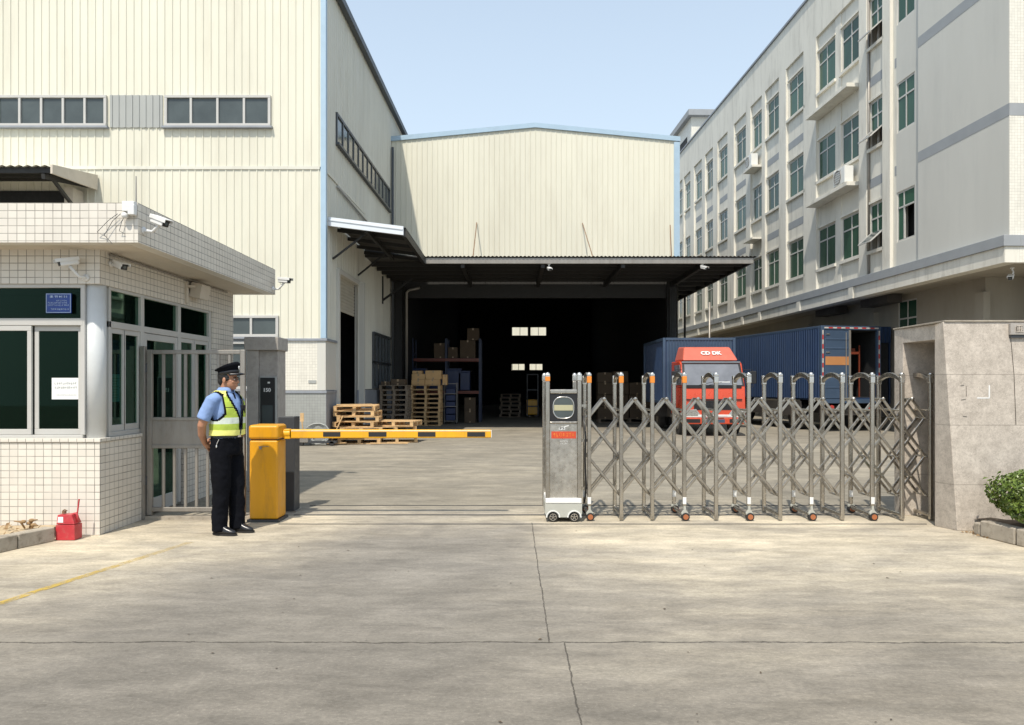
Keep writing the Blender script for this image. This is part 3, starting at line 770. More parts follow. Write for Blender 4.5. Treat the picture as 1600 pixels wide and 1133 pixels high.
m.box(0, .45, 3.82, REND, 15.0, RT)                  # parapet band
m.build('yard_wall', 'wall_r', fac)
m = LB()
pil = [(1396, 1384), (1359, 1347), (1279.5, 1259.7), (1232, 1221), (1199, 1194), (1176, 1169), (1150, 1140), (1124, 1117), (1104.5, 1099.5), (1087, 1081.5), (1071, 1069)]
for (a, b) in pil: m.box(.0, RX, ly(a), ly(b), ZL1, 15.0)
a, b = ly(1316), ly(1307); m.box(.07, RX, a, b, ZL1, 15.0)
m.split('pilaster', 'wall_r', fac)
m = LB()
m.box(-.07, .5, -.07, REND, RT, RT + .09); m.build('coping', 'ledge', fac)
m = LB()
for (z0, z1) in ((11.50, 11.80), (8.12, 8.42)):
    m.box(-.006, .1, .0, 3.82, z0, z1); m.box(RX - .006, RX + .1, 3.83, ly(1399), z0, z1)
    for (a, b) in ((1382.5, 1361), (1259.5, 1234), (1219, 1201), (1168, 1152), (1139, 1126), (1116, 1106), (1098, 1089)): m.box(RX - .006, RX + .1, ly(a) - .05, ly(b) + .1, z0, z1)
    m.box(.0, 8, -.006, .02, z0, z1)
m.split('grey_band', 'band', fac)
m = LB(); m.box(RX - .01, RX + .1, 3.83, cols[0][0] - .02, ZL1, 15)
for i in range(4): m.box(RX - .01, RX + .1, cols[0][0] - .02, cols[0][1] + .02, (ZL1, 7.56, 10.96, 14.4)[i], (6.0, 9.4, 12.78, 15)[i])
m.build('grey_infill', 'wall_grey', fac)
m = LB()                                             # front facade turning the corner, tiled
m.box(.002, 8, 0.0, .3, ZL1, RT); m.box(0, .02, -.004, .012, ZL1, RT)
m.build('tiled_front', 'fine_tile', fac)
m = LB()                                             # first floor ledge round the building
m.box(-.22, .2, -.12, REND, ZLM, ZL1); m.box(.2, 8, -.12, .0, ZLM, ZL1)
m.build('ledge', 'band', fac, bevel=.01)
m = LB()
m.box(-.17, .2, -.07, REND, ZL0, ZLM)
for yv in (ly(1347), ly(1262), ly(1199), ly(1171), ly(1140), ly(1100)): m.box(-.215, -.17, yv, yv + .3, ZL0 - .003, ZLM - .002)
m.build('ledge_beam', 'wall_r', fac)
m = LB(); m.box(.2, 8, -.07, .1, ZL0, ZLM); m.build('tiled_beam', 'fine_tile', fac)
m = LB()
m.box(.2, 8, .1, REND, ZL0 + .08, ZL0 + .2); m.box(.2, .4, .1, REND, ZL0, ZL0 + .08)
m.build('soffit', 'shaded_plaster', fac)
for (a, b) in ((1304, 1276), (1390, 1350)):
    m = LB(); m.box(.6, 1.1, ly(a) + 1.0, ly(b) + 1.2, ZL0 - .22, ZL0 + .07); m.build('duct', 'chassis', fac, bevel=.01)
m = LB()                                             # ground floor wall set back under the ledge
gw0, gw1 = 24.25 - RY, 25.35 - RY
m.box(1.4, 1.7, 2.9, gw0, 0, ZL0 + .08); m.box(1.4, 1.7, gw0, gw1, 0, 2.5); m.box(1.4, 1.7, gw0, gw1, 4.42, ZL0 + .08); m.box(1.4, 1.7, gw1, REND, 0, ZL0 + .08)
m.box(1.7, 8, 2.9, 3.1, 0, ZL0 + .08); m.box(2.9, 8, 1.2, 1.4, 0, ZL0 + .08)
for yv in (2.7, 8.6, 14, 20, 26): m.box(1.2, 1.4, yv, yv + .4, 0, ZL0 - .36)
m.build('ground_floor_wall', 'shaded_plaster', fac)
def win(y0, y1, z0, z1, xg=RX, kind=0, parent=fac, sill=True, i=0):
    f = LB(); fw = .045; x0, x1 = xg + .015, xg + .07
    f.box(x0, x1, y0, y1, z1 - fw, z1); f.box(x0, x1, y0, y1, z0, z0 + fw)
    f.box(x0, x1, y0, y0 + fw, z0 + fw, z1 - fw); f.box(x0, x1, y1 - fw, y1, z0 + fw, z1 - fw)
    zt = z0 + (z1 - z0) * .68
    f.box(x0 - .005, x1 - .006, y0 + fw, y1 - fw, zt - .025, zt + .025)
    ym = (y0 + y1) / 2 + (.0 if kind != 2 else .12)
    f.box(x0 - .003, x1 - .009, ym - .022, ym + .022, z0 + fw, z1 - fw)
    wd = f.build('window', 'white_frame', parent)
    p = LB()
    if kind == 1: p.box(xg + .03, xg + .05, y0 + .02, y1 - .02, z0 + (z1 - z0) * .40, z1 - .02)
    elif kind == 2: p.box(xg + .03, xg + .05, ym, y1 - .02, z0 + .02, z1 - .02); p.box(xg + .03, xg + .05, y0 + .02, ym, zt, z1 - .02)
    else: p.box(xg + .03, xg + .05, y0 + .02, y1 - .02, z0 + .02, z1 - .02)
    p.build('pane', 'green_glass', wd)
    b = LB(); b.box(xg + .38, xg + .42, y0 - .2, y1 + .2, z0 - .1, z1 + .1); b.build('room', 'inner', wd)
    if sill:
        s_ = LB(); s_.box(xg - .10, xg + .012, y0 - .12, y1 + .12, z0 - .11, z0 - .004); s_.build('sill', 'wall_r', wd); s_ = LB(); s_.box(xg - .06, xg + .02, y0 - .08, y1 + .08, z1 + .03, z1 + .10)
        s_.build('hood', 'wall_r', wd)
    if kind == 1:                                     # top hung casement propped open
        q = LB(); zc = z0 + (z1 - z0) * .42; L = .68; an = R(48)
        A = Vector((xg + .06, 0, zc)); B = A + Vector((-math.sin(an) * L, 0, -math.cos(an) * L))
        for (ya, yb2) in ((y0 + .03, y0 + .07), (y1 - .07, y1 - .03)): q.bar((A.x, (ya + yb2) / 2, A.z), (B.x, (ya + yb2) / 2, B.z), .04, .03, (0, 1, 0))
        for pt in (A, B): q.box(pt.x - .02, pt.x + .02, y0 + .07, y1 - .07, pt.z - .02, pt.z + .02)
        cs = q.build('casement', 'white_frame', wd)
        q = LB(); q.add([(A.x, y0 + .06, A.z), (A.x, y1 - .06, A.z), (B.x, y1 - .06, B.z), (B.x, y0 + .06, B.z), (A.x + .008, y0 + .06, A.z + .008), (A.x + .008, y1 - .06, A.z + .008), (B.x + .008, y1 - .06, B.z + .008), (B.x + .008, y0 + .06, B.z + .008)],
              [(0, 1, 2, 3), (7, 6, 5, 4), (0, 4, 5, 1), (1, 5, 6, 2), (2, 6, 7, 3), (3, 7, 4, 0)]); q.build('glass', 'glass_grey', wd)
for ci, (a, b) in enumerate(cols):
    for ri, (z0, z1) in enumerate(rows):
        win(a, b, z0, z1, kind=1 if ci == 1 else (2 if (ci, ri) in ((0, 0),) else 0), sill=ci != 0)
win(gw0, gw1, 2.5, 4.42, 1.4, 0, fac, False)
m = LB()                                              # slabs that carry air conditioners, and the recess heads
a, b = ly(1346.5), ly(1280)
for z0 in (11.78, 8.40):
    m.box(-.42, RX, a, b, z0, z0 + .10); m.box(-.40, RX, a + .02, b - .02, z0 + .10, z0 + .14)
m.box(-.42, RX, ly(1193), ly(1178), 11.70, 11.8)
m.box(-.42, RX, ly(1193), ly(1178), 5.9 + 2.45, 5.9 + 2.53)
m.split('balcony_slab', 'wall_r', fac)
m = LB()
m.tube((-.26, ly(1119), 0), (-.26, ly(1119), 6.2), .06, seg=8); m.tube((.06, ly(1360), 5.2), (.06, ly(1360), 14.9), .04, seg=8)
m.split('downpipe', 'gate_metal', fac, smooth=True)
m = LB()                                              # stair tower on the roof
m.box(1.5, 8, 33.5, 39, RT, 20.25); m.build('stair_tower', 'fine_tile', fac)
m = LB(); m.box(1.2, 8.3, 33.1, 39.6, 20.25, 20.65); m.build('tower_roof', 'band', fac)
m = LB(); m.box(1.46, 1.52, 34.6, 36.4, 17.2, 19.2); m.build('tower_opening', 'inner', fac)
m = LB(); m.box(.5, 8, .35, REND, RT - .2, RT - .1); m.box(7.9, 8, .3, REND, 0, RT - .2); m.box(.4, 7.9, REND - .1, REND, 0, RT - .2); m.build('roof', 'ledge', fac)
fac.rotation_euler = (0, 0, RA)
RM = Matrix.Translation(FO) @ Matrix.Rotation(RA, 4, 'Z')

def ac(y, z, label, x=-.03):
    c = RM @ Vector((x, y, z))
    o = thing('air_conditioner', label, 'air conditioner', c); o.rotation_euler = (0, 0, RA)
    def L(mb, nm, mt, **k): mb.v = [tuple(Vector(v) + c) for v in mb.v]; return mb.build(nm, mt, o, **k)
    q = MB(); q.box(-.32, 0, -.42, .42, .04, .62); L(q, 'casing', 'ac_white', bevel=.02)
    q = MB(); q.path([(-.33, .24 * math.cos(t * .2618) + .1, .33 + .24 * math.sin(t * .2618)) for t in range(25)], .012, 6, False)
    for k in range(6): q.box(-.335, -.325, -.12, .32, .12 + k * .08, .135 + k * .08)
    L(q, 'fan_grille', 'gate_metal')
    q = MB()
    for yv in (-.3, .3): q.box(-.34, .02, yv - .03, yv + .03, 0, .04)
    L(q, 'feet', 'gate_metal')
ac(ly(1331), 8.54, 'large white air conditioner on the lower wall slab between two window rows')
ac(ly(1184), 11.80, 'small white air conditioner high on a short slab of the office block', -.03)
# ---------------------------------------------------------------- guard booth
BX, BY, BB = -4.26, 7.64, 11.3
booth = thing('guard_booth', 'white tiled guard booth with green glass windows and a flat tiled roof', 'guard booth', (-6.5, 9.4, 0))
m = MB()
m.box(-9, BX, BY, BY + .2, 0, .955); m.box(BX - .2, BX, BY + .2, 8.62, 0, .955)
m.box(BX - .2, BX, 9.62, BB, 0, .955); m.box(BX - .2, BX, 10.52, BB, .955, 2.60)
m.box(-9, BX, BY, BY + .2, 2.60, 3.0); m.box(BX - .2, BX, BY + .2, BB, 2.60, 3.0)
m.box(-9, BX - .2, BB - .2, BB, 0, 2.95); m.box(-9.2, -9, BY, BB, 0, 2.95)
m.build('wall', 'booth_tile', booth)
m = MB()
m.box(-9, BX + .012, BY - .014, BY + .21, .957, 1.0); m.box(BX - .21, BX + .011, BY + .21, 8.62, .957, .998); m.box(BX - .21, BX + .011, 9.62, 10.52, .957, .998)
m.build('sill', 'booth_tile', booth, .006)
m = MB(); m.tube((-4.37, 7.775, 1.0), (-4.37, 7.775, 2.6), .096, seg=28); cc_ = m.build('corner_column', 'pale_metal', booth, smooth=False)
for f in cc_.data.polygons: f.use_smooth = abs(f.normal.z) < .5
m = MB()
R0, R1, F0, F1 = -9.6, -3.656, 7.23, 11.42
m.box(R0, R1, F0, F0 + .14, 2.946, 3.334); m.box(R1 - .14, R1, F0 + .14, F1, 2.946, 3.334); m.box(R0, R1 - .14, F1 - .14, F1, 2.946, 3.334)
rf = m.build('roof', 'booth_tile', booth)
m = MB(); m.box(R0, R1 - .14, F0 + .14, F1 - .14, 2.952, 2.99); m.build('soffit', 'plaster', rf)
m = MB(); m.path([(BX + .02, 7.8, 2.93), (BX + .02, 9.6, 2.925), (BX + .02, 11.0, 2.93)], .012, 6); m.build('conduit', 'gate_metal', booth)
# glazing: front
fr = MB(); y0, y1 = 7.665, 7.735
fr.box(-9, -4.45, y0, y1, 2.17, 2.245); fr.box(-9, -4.45, y0, y1, 2.56, 2.6); fr.box(-9, -4.45, y0, y1, 1.0, 1.035)
fr.box(-4.475, -4.43, y0 + .002, y1, 1.035, 2.6)
ff = fr.build('window', 'white_frame', booth, .005)
for (a, b, yo) in ((-6.2, -4.985, .0), (-4.975, -4.475, .035)):
    s = MB(); q0 = y0 + .004 + yo; q1 = q0 + .03
    s.box(a, b, q0, q1, 1.037, 1.095); s.box(a, b, q0, q1, 2.115, 2.168); s.box(b - .045, b, q0 + .001, q1, 1.095, 2.115); s.box(a, a + .045, q0 + .001, q1, 1.095, 2.115)
    sf = s.build('sliding_sash', 'white_frame', ff, .004)
s = MB()
s.box(-6.16, -5.03, y0 + .016, y0 + .022, 1.09, 2.12); s.box(-4.94, -4.51, y0 + .05, y0 + .056, 1.09, 2.12); s.box(-9, -4.475, y0 + .03, y0 + .036, 2.245, 2.56)
s.build('pane', 'booth_glass', ff)
# glazing: side
fr = MB(); x0, x1 = BX - .085, BX - .02
fr.box(x0, x1, 7.86, 10.52, 2.165, 2.235); fr.box(x0, x1, 7.86, 10.52, 2.565, 2.6)
for yv in (8.53, 9.48, 10.44): fr.box(x0 + .002, x1 + .004, yv, yv + .075, 1.0 if yv != 9.48 else .05, 2.6)
fr.box(x0, x1, 7.86, 8.53, 1.0, 1.05); fr.box(x0, x1, 9.62, 10.44, 1.0, 1.05); fr.box(x0 + .004, x1, 7.86, 7.9, 1.05, 2.565)
ff = fr.build('window', 'white_frame', booth, .005)
s = MB()
for (a, b) in ((8.18, 8.53), (7.9, 8.2), (9.56, 9.98), (10.0, 10.44)):
    s = MB(); s.box(x0 + .01, x1 - .012, a, a + .04, 1.05, 2.165); s.box(x0 + .01, x1 - .012, b - .04, b, 1.05, 2.165); s.box(x0 + .012, x1 - .014, a + .04, b - .04, 1.05, 1.12); s.box(x0 + .012, x1 - .014, a + .04, b - .04, 2.11, 2.165)
    s.build('sliding_sash', 'white_frame', ff, .004)
s = MB(); s.box(x0 + .028, x0 + .034, 7.88, 10.46, 2.2, 2.58); s.box(x0 + .028, x0 + .034, 7.88, 8.55, 1.05, 2.18); s.box(x0 + .028, x0 + .034, 9.55, 10.46, 1.05, 2.18)
s.build('pane', 'booth_glass', ff)
dr = MB()
for (a, b) in ((8.62, 8.69), (9.42, 9.48)): dr.box(x0 + .01, x1 - .008, a, b, .03, 2.16)
dr.box(x0 + .012, x1 - .01, 8.69, 9.42, 2.08, 2.16); dr.box(x0 + .012, x1 - .01, 8.69, 9.42, .03, .2); dr.box(x0 + .012, x1 - .01, 8.69, 9.42, 1.0, 1.07)
d_ = dr.build('door', 'white_frame', booth, .005)
s = MB(); s.box(x0 + .028, x0 + .034, 8.67, 9.44, .15, 2.1); s.build('pane', 'booth_glass', d_)
# inside: dim room with a desk, a shelf and curtains
m = MB(); m.box(-9, BX - .2, BY + .2, BB - .2, .02, .05); m.box(-9, BX - .2, BB - .26, BB - .2, .05, 2.9); m.box(-9, BX - .2, BY + .2, BB - .2, 2.88, 2.9); m.box(-9, -8.9, BY + .2, BB - .26, .05, 2.88)
m.build('interior_lining', 'inside_dark', booth)
m = MB(); m.box(-8.5, -4.6, 7.9, 8.5, .98, 1.02); m.box(-8.4, -4.7, 7.95, 8.45, .05, .98); m.build('desk', 'desk', booth, .006)
m = MB(); m.box(-5.35, -4.95, 8.6, 8.63, 1.15, 1.42); m.box(-5.2, -5.1, 8.62, 8.7, 1.02, 1.2); m.split('monitor', 'black_plastic', booth, bevel=.006)
m = MB()
for i in range(26): m.tube((-6.4 + i * .02, 11.0 + .02 * math.sin(i), 1.0), (-6.4 + i * .02, 11.0 + .02 * math.sin(i), 2.4), .014, seg=6)
m.build('curtain', 'desk', booth)
m = MB(); m.box(BX - .02, BX + .035, 8.5, 8.56, .0, 2.0); m.build('gate_post', 'gate_metal', booth, .006)

def onface(px, py, Y): return P(px, py, Y)
sg = thing('address_sign', 'small blue enamel sign with pale lettering on the booth window', 'sign', P(92, 474, 7.66))
a = P(72.5, 458.5, 7.655); b = P(112, 489.5, 7.655)
m = MB(); m.box(a.x, b.x, 7.648, 7.662, b.z, a.z); m.build('plate', 'sign_blue', sg, .002)
m = MB(); rc = (a.x, b.x, b.z, a.z); e = .004
m.box(a.x + e, b.x - e, 7.6465, 7.648, a.z - .010, a.z - .005); m.box(a.x + e, b.x - e, 7.6465, 7.648, b.z + .005, b.z + .010)
m.box(a.x + e, a.x + .009, 7.6465, 7.648, b.z + .01, a.z - .01); m.box(b.x - .009, b.x - e, 7.6465, 7.648, b.z + .01, a.z - .01)
strokes(m, rc, [(.83, .13, 4, .14, .86)], 7.648, 3, 6, .0015)
strokes(m, rc, [(.63, .08, 9, .40, .86), (.52, .07, 14, .08, .86), (.40, .07, 16, .08, .92)], 7.648, 4, 4, .0015)
strokes(m, rc, [(.2, .09, 9, .18, .92)], 7.648, 5, 4, .0015)
m.build('lettering', 'sign_ink', sg)
nt_ = thing('paper_notice', 'white paper notice with two lines of grey print stuck on the sliding window', 'notice', P(103, 606, 7.7))
a = P(81.5, 590.5, 7.712); b = P(125, 624, 7.712)
m = MB(); m.box(a.x, b.x, 7.7085, 7.711, b.z, a.z); m.build('sheet', 'paper', nt_)
m = MB(); rc = (a.x, b.x, b.z, a.z)
strokes(m, rc, [(.74, .11, 11, .1, .9), (.55, .11, 11, .1, .9), (.2, .04, 22, .14, .9)], 7.7085, 9, 4, .001)
m.build('print', 'ink', nt_)
n2 = thing('paper_notice', 'pale blue sheet taped inside the side window of the booth', 'notice', (BX - .04, 8.0, 1.6))
m = MB(); m.box(BX - .056, BX - .053, 7.93, 8.13, 1.37, 1.67); m.build('sheet', 'sign_ink', n2)
m = MB()
for i in range(8): m.box(BX - .053, BX - .052, 7.95, 8.11 - .02 * (i % 3), 1.62 - i * .03, 1.628 - i * .03)
m.build('print', 'ink', n2)

# ---------------------------------------------------------------- small fixtures
def security_camera(label, mount, elbow, c, d, wallnormal, k=1.0):
    """mount plate on a wall, bent arm, hooded housing centred at c and looking along d"""
    mount, elbow, c, d = Vector(mount), Vector(elbow), Vector(c), Vector(d).normalized(); k *= .88
    o = thing('security_camera', label, 'security camera', mount)
    n = Vector(wallnormal)
    q = MB(); q.tube(mount, mount + n * .018 * k, .042 * k, seg=14); q.path([mount + n * .01, mount + n * .04 * k, elbow, c - Vector((0, 0, .035 * k))], [.02 * k, .018 * k, .016 * k, .018 * k], 10)
    q.build('bracket', 'white_plastic', o, smooth=True)
    r = d.cross(Vector((0, 0, 1))).normalized(); u = r.cross(d); rot = Matrix((r, d, u)).transposed()
    q = MB(); q.cbox(c, (.085 * k, .20 * k, .078 * k), rot)
    h = q.build('housing', 'white_plastic', o, .016 * k)
    q = MB(); q.cbox(c + u * .047 * k + d * .02 * k, (.10 * k, .25 * k, .008 * k), rot)
    for sx in (-1, 1): q.cbox(c + u * .03 * k + d * .02 * k + r * sx * .049 * k, (.006 * k, .25 * k, .04 * k), rot)
    q.build('hood', 'white_plastic', h, .002)
    q = MB(); q.cbox(c + d * .102 * k, (.074 * k, .012 * k, .066 * k), rot); q.build('face', 'black_plastic', h, .004)
    q = MB(); q.tube(c + d * .106 * k, c + d * .114 * k, .018 * k, seg=14); q.build('lens', 'glass_grey', h)
    return o
security_camera('white security camera on the upper edge of the booth roof near the front corner', (R1, 7.33, 3.08), (R1 + .10, 7.32, 3.07), (R1 + .19, 7.27, 3.16), (.85, -.40, -.34), (1, 0, 0), 1.05)
security_camera('white security camera under the roof above the blue sign, looking left', (-4.40, BY, 2.66), (-4.42, BY - .09, 2.66), (-4.50, BY - .13, 2.80), (-.70, -.62, -.22), (0, -1, 0), 1.0)
security_camera('white security camera under the booth eaves just right of the round column', (BX, 7.85, 2.84), (BX + .06, 7.85, 2.82), (BX + .13, 7.80, 2.815), (.72, -.55, -.30), (1, 0, 0), 1.0)
security_camera('small white security camera at the far end of the booth roof', (R1, 11.3, 3.02), (R1 + .09, 11.3, 3.02), (R1 + .19, 11.25, 3.14), (.80, -.35, -.10), (1, 0, 0), 1.05)
security_camera('tiny white camera hanging under the middle of the canopy edge', (1.2, CF + .1, CZ - .14), (1.2, CF + .08, CZ - .3), (1.21, CF, CZ - .32), (.2, -.9, -.3), (0, 0, -1), 1.3)
security_camera('tiny white camera hanging under the right end of the canopy', (6.17, CF + .1, CZ - .14), (6.17, CF + .08, CZ - .25), (6.2, CF, CZ - .27), (.5, -.8, -.3), (0, 0, -1), 1.3)
q = P(1577, 434, 18.5)
security_camera('dark backed camera under the soffit of the office block', (q.x + .1, 18.55, 4.5), (q.x + .1, 18.5, 4.38), (q.x, 18.45, q.z), (-.6, -.7, -.3), (0, 0, -1), 1.4)
fl = thing('floodlight', 'cream box floodlight fixed under the booth eaves on the side wall', 'floodlight', (BX, 9.7, 2.8))
m = MB(); m.box(BX, BX + .03, 9.62, 9.68, 2.62, 2.9); m.bar((BX + .02, 9.65, 2.84), (BX + .12, 9.68, 2.84), .03, .03); m.build('bracket', 'plaster', fl)
m = MB(); m.cbox((BX + .1, 9.86, 2.80), (.16, .28, .2), Matrix.Rotation(R(12), 3, 'Y')); m.build('housing', 'plaster', fl, .015)
jb = thing('junction_box', 'white antenna box with whip aerial and loose cables on the booth roof corner', 'antenna', (-3.75, 7.2, 3.3))
m = MB(); m.box(-3.78, -3.66, 7.16, 7.225, 3.235, 3.335); m.box(-3.72, -3.655, 7.15, 7.21, 3.20, 3.30); m.ball((-3.76, 7.185, 3.20), .032); m.build('box', 'white_plastic', jb, .008)
m = MB(); m.tube((-3.685, 7.25, 3.30), (-3.685, 7.25, 3.60), .008, .005, 8); m.build('aerial', 'gate_metal', jb)
m = MB()
for sx, e in ((-.01, .17), (-.07, .27), (-.1, .2)):
    m.path([(-3.74 + sx, 7.20, 3.22), (-3.78 + sx * 1.5, 7.195, 3.15), (-3.80 + sx * 2.4, 7.2, 3.12 - e * .4), (-3.76 + sx * 2, 7.215, 3.2 - e)], .003, 5)
m.build('cables', 'dark_steel', jb)

# ---------------------------------------------------------------- steel swing gate beside the booth
GY = 8.56
sw = thing('swing_gate', 'grey steel pedestrian gate with vertical bars and a solid middle panel', 'gate', (-3.66, GY, 0))
ga, gb = -4.215, -3.085
m = MB()
for x in (ga, gb - .055): m.box(x, x + .055, GY - .025, GY + .025, .05, 1.96)
for z0, z1 in ((1.91, 1.958), (1.14, 1.18), (.82, .86), (.09, .14)): m.box(ga + .055, gb - .055, GY - .022, GY + .022, z0, z1)
m.build('frame', 'gate_metal', sw, .006)
m = MB(); m.box(ga + .055, gb - .055, GY - .008, GY + .008, .86, 1.14); m.build('middle_panel', 'gate_metal', sw)
for (z0, z1) in ((1.18, 1.91), (.14, .82)):
    n = 8
    for i in range(1, n):
        x = ga + .055 + (gb - ga - .11) * i / n; m = MB(); m.box(x - .016, x + .016, GY - .014, GY + .014, z0, z1); m.build('bar', 'gate_metal', sw, .003, seg=1)
m = MB(); m.box(ga - .03, gb + .1, GY - .05, GY + .05, 0, .04); m.build('threshold', 'kerb', sw)
m = MB()
for z in (.4, 1.7): m.tube((ga - .012, GY - .02, z), (ga - .012, GY - .02, z + .1), .018, seg=8)
m.box(gb - .05, gb - .0, GY - .045, GY - .025, .98, 1.1); m.build('hinges', 'dark_steel', sw)

# ---------------------------------------------------------------- stone pillar, access terminal, dark column, barrier
pl = thing('stone_pillar', 'grey stone gate pillar with overhanging cap behind the yellow barrier cabinet', 'pillar', (-3.65, 11, 0))
px0, px1, py0, py1 = -3.875, -3.435, 10.8, 11.22
m = MB(); m.box(px0, px0 + .17, py0, py1, 0, 2.06); m.box(px0 + .17, px1, py0 + .05, py1, 0, 2.06); m.build('shaft', 'pillar_stone', pl, .006)
m = MB(); m.box(px0 - .03, px1 + .03, py0 - .03, py1 + .03, 2.06, 2.255); m.build('cap', 'pillar_stone', pl, .012)
at = thing('access_terminal', 'tall black access control terminal with a pale display on the stone pillar', 'access terminal', (-3.56, 10.82, .8))
m = MB(); m.box(-3.69, -3.445, 10.80, 10.848, .55, 1.675); m.build('frame', 'greypanel', at, .006)
m = MB(); m.box(-3.675, -3.46, 10.788, 10.80, .57, 1.66); m.build('screen', 'black_plastic', at, .004)
m = MB(); m.box(-3.645, -3.49, 10.7855, 10.788, .72, 1.26); m.build('lower_panel', 'glass_grey', at)
m = MB(); m.box(-3.565, -3.53, 10.785, 10.788, 1.575, 1.60); m.build('camera_eye', 'white_plastic', at)
text_mesh('150', .075, 'white_plastic', at, 'lettering', (-3.575 + 3.56, 10.785 - 10.82, 1.478 - .8), bold=.002)
cl = thing('sensor_column', 'short dark grey steel column just behind the yellow barrier cabinet', 'column', (-2.76, 9.15, 0))
m = MB(); m.box(-2.86, -2.66, 9.04, 9.27, .012, 1.165); m.build('body', 'dark_steel', cl, .008)
m = MB(); m.box(-2.88, -2.64, 9.02, 9.29, 0, .012); m.build('base_plate', 'gate_metal', cl)

ba = thing('boom_barrier', 'yellow boom barrier with a lowered arm marked by black patches', 'barrier', (-2.81, 8.52, 0))
m = MB(); m.box(-2.975, -2.652, 8.37, 8.68, .03, .925); cb = m.build('cabinet', 'yellow_dark', ba, .022, seg=3)
m = MB(); m.box(-2.995, -2.632, 8.35, 8.70, 0, .03); m.build('base_plate', 'dark_steel', ba)
m = MB(); m.box(-2.985, -2.642, 8.36, 8.69, .935, 1.10); m.build('lid', 'yellow_dark', ba, .035, seg=4)
m = MB(); m.box(-2.96, -2.665, 8.385, 8.665, .924, .936); m.build('seam', 'black_paint', cb)
m = MB(); m.box(-2.87, -2.75, 8.367, 8.372, .855, .86); m.tube((-2.845, 8.371, .84), (-2.845, 8.36, .84), .016, seg=12); m.build('lock', 'gate_metal', cb)
m = MB(); m.tube((-2.66, 8.56, .99), (-2.56, 8.56, .99), .05, seg=16); m.box(-2.63, -2.56, 8.52, 8.60, .93, 1.045); m.build('pivot', 'yellow', ba, .008)
m = MB(); m.add([(-2.56, 8.54, .935), (-.238, 8.54, .942), (-.238, 8.54, 1.034), (-2.56, 8.54, 1.04), (-2.56, 8.60, .935), (-.238, 8.60, .942), (-.238, 8.60, 1.034), (-2.56, 8.60, 1.04)],
     [(0, 1, 2, 3), (4, 7, 6, 5), (0, 4, 5, 1), (3, 2, 6, 7), (0, 3, 7, 4), (1, 5, 6, 2)])
arm = m.build('arm', 'yellow', ba, .012, seg=3)
m = MB(); m.box(-2.55, -.245, 8.5385, 8.6015, 1.020, 1.0265); m.build('white_edge', 'white_plastic', arm)
for (a, b) in ((505, 532), (576, 604), (653, 680.5), (730, 758)):
    xa, xb = (a - 800) / 1155 * 8.54, (b - 800) / 1155 * 8.54
    m = MB(); m.box(xa, xb, 8.5375, 8.5405, .956, 1.010); m.build('black_patch', 'black_paint', arm)
m = MB(); m.box(-.24, -.234, 8.545, 8.595, .945, 1.03); m.build('end_cap', 'white_plastic', arm)

# ---------------------------------------------------------------- kerbs, soil, jerrycan
kb = thing('kerb', 'weathered concrete kerb along the sandy bed beside the booth', 'kerb', (-4.8, 6.8, 0))
pts = [(-4.60, 7.38), (-4.735, 7.02), (-4.93, 6.40), (-5.16, 5.7)]
for (ax, ay), (bx, by) in zip(pts, pts[1:]):
    m = MB(); d = Vector((bx - ax, by - ay)).normalized() * .006; m.bar((ax + d.x, ay + d.y, .07), (bx - d.x, by - d.y, .07), .13, .14); m.build('kerb_stone', 'kerb', kb, .012, seg=2)
def patch(name, mat, x0, x1, y0, y1, z, amp, edge, n=40, seed=1):
    r = random.Random(seed); vs = []; fs = []
    for j in range(n + 1):
        for i in range(n + 1):
            u, v = i / n, j / n; y = y0 + (y1 - y0) * v; xr = edge(y); x = x0 + (xr - x0) * u
            vs.append((x, y, z + amp * (math.sin(x * 7 + y * 3) * .4 + math.sin(y * 11 - x * 5) * .3 + r.uniform(-.5, .5)) * min(1, 6 * min(u, 1 - u, v, 1 - v) + .2)))
    for j in range(n):
        for i in range(n): a = j * (n + 1) + i; fs.append((a, a + 1, a + n + 2, a + n + 1))
    m = MB(); m.add(vs, fs); return m.build(name, mat, None, smooth=True, fix=False)
def kx(y):
    for (ax, ay), (bx, by) in zip(pts, pts[1:]):
        if by <= y <= ay: return ax + (bx - ax) * (ay - y) / (ay - by) - .06
    return pts[0][0] - .06
tag(patch('soil', 'sand', -9, -4.7, 5.7, 7.63, .105, .03, kx), kind='stuff')
def leaves(n, place, size, seed, mat, curl=.3, aspect=.55):
    r = random.Random(seed); m = MB()
    for i in range(n):
        c, nrm = place(r); s = size * r.uniform(.5, 1.4)
        t = Vector((r.uniform(-1, 1), r.uniform(-1, 1), r.uniform(-1, 1))); nrm = (Vector(nrm) + t * .75).normalized()
        a = nrm.orthogonal().normalized(); a = (Matrix.Rotation(r.uniform(0, 6.28), 3, nrm) @ a); b = nrm.cross(a)
        c = Vector(c)
        m.add([c - a * s * .5, c + b * s * aspect * .5 - a * s * .05 + nrm * s * curl * .2, c + a * s * .5 - nrm * s * curl * .3, c - b * s * aspect * .5 - a * s * .05 + nrm * s * curl * .2], [(0, 1, 2), (0, 2, 3)])
    return m
def lit(r):
    y = r.uniform(6.6, 7.5); return (kx(y) - r.uniform(.02, .9), y, .125 + r.uniform(0, .02)), (0, 0, 1)
tag(leaves(90, lit, .05, 3, 'dryleaf').build('leaf_litter', 'dryleaf', fix=False), kind='stuff')
def lit3(r):
    y = r.uniform(2.5, 8); x = r.uniform(-.55, .6) * y
    return (x, y, .006), (0, 0, 3)
tag(leaves(34, lit3, .026, 12, 'dryleaf').build('yard_litter', 'soil', fix=False), kind='stuff')
def lit2(r):
    t = r.random(); return (4.78 + .1 * t + r.uniform(-.08, .06), 7.78 - .5 * t * r.random(), .012), (0, 0, 1)
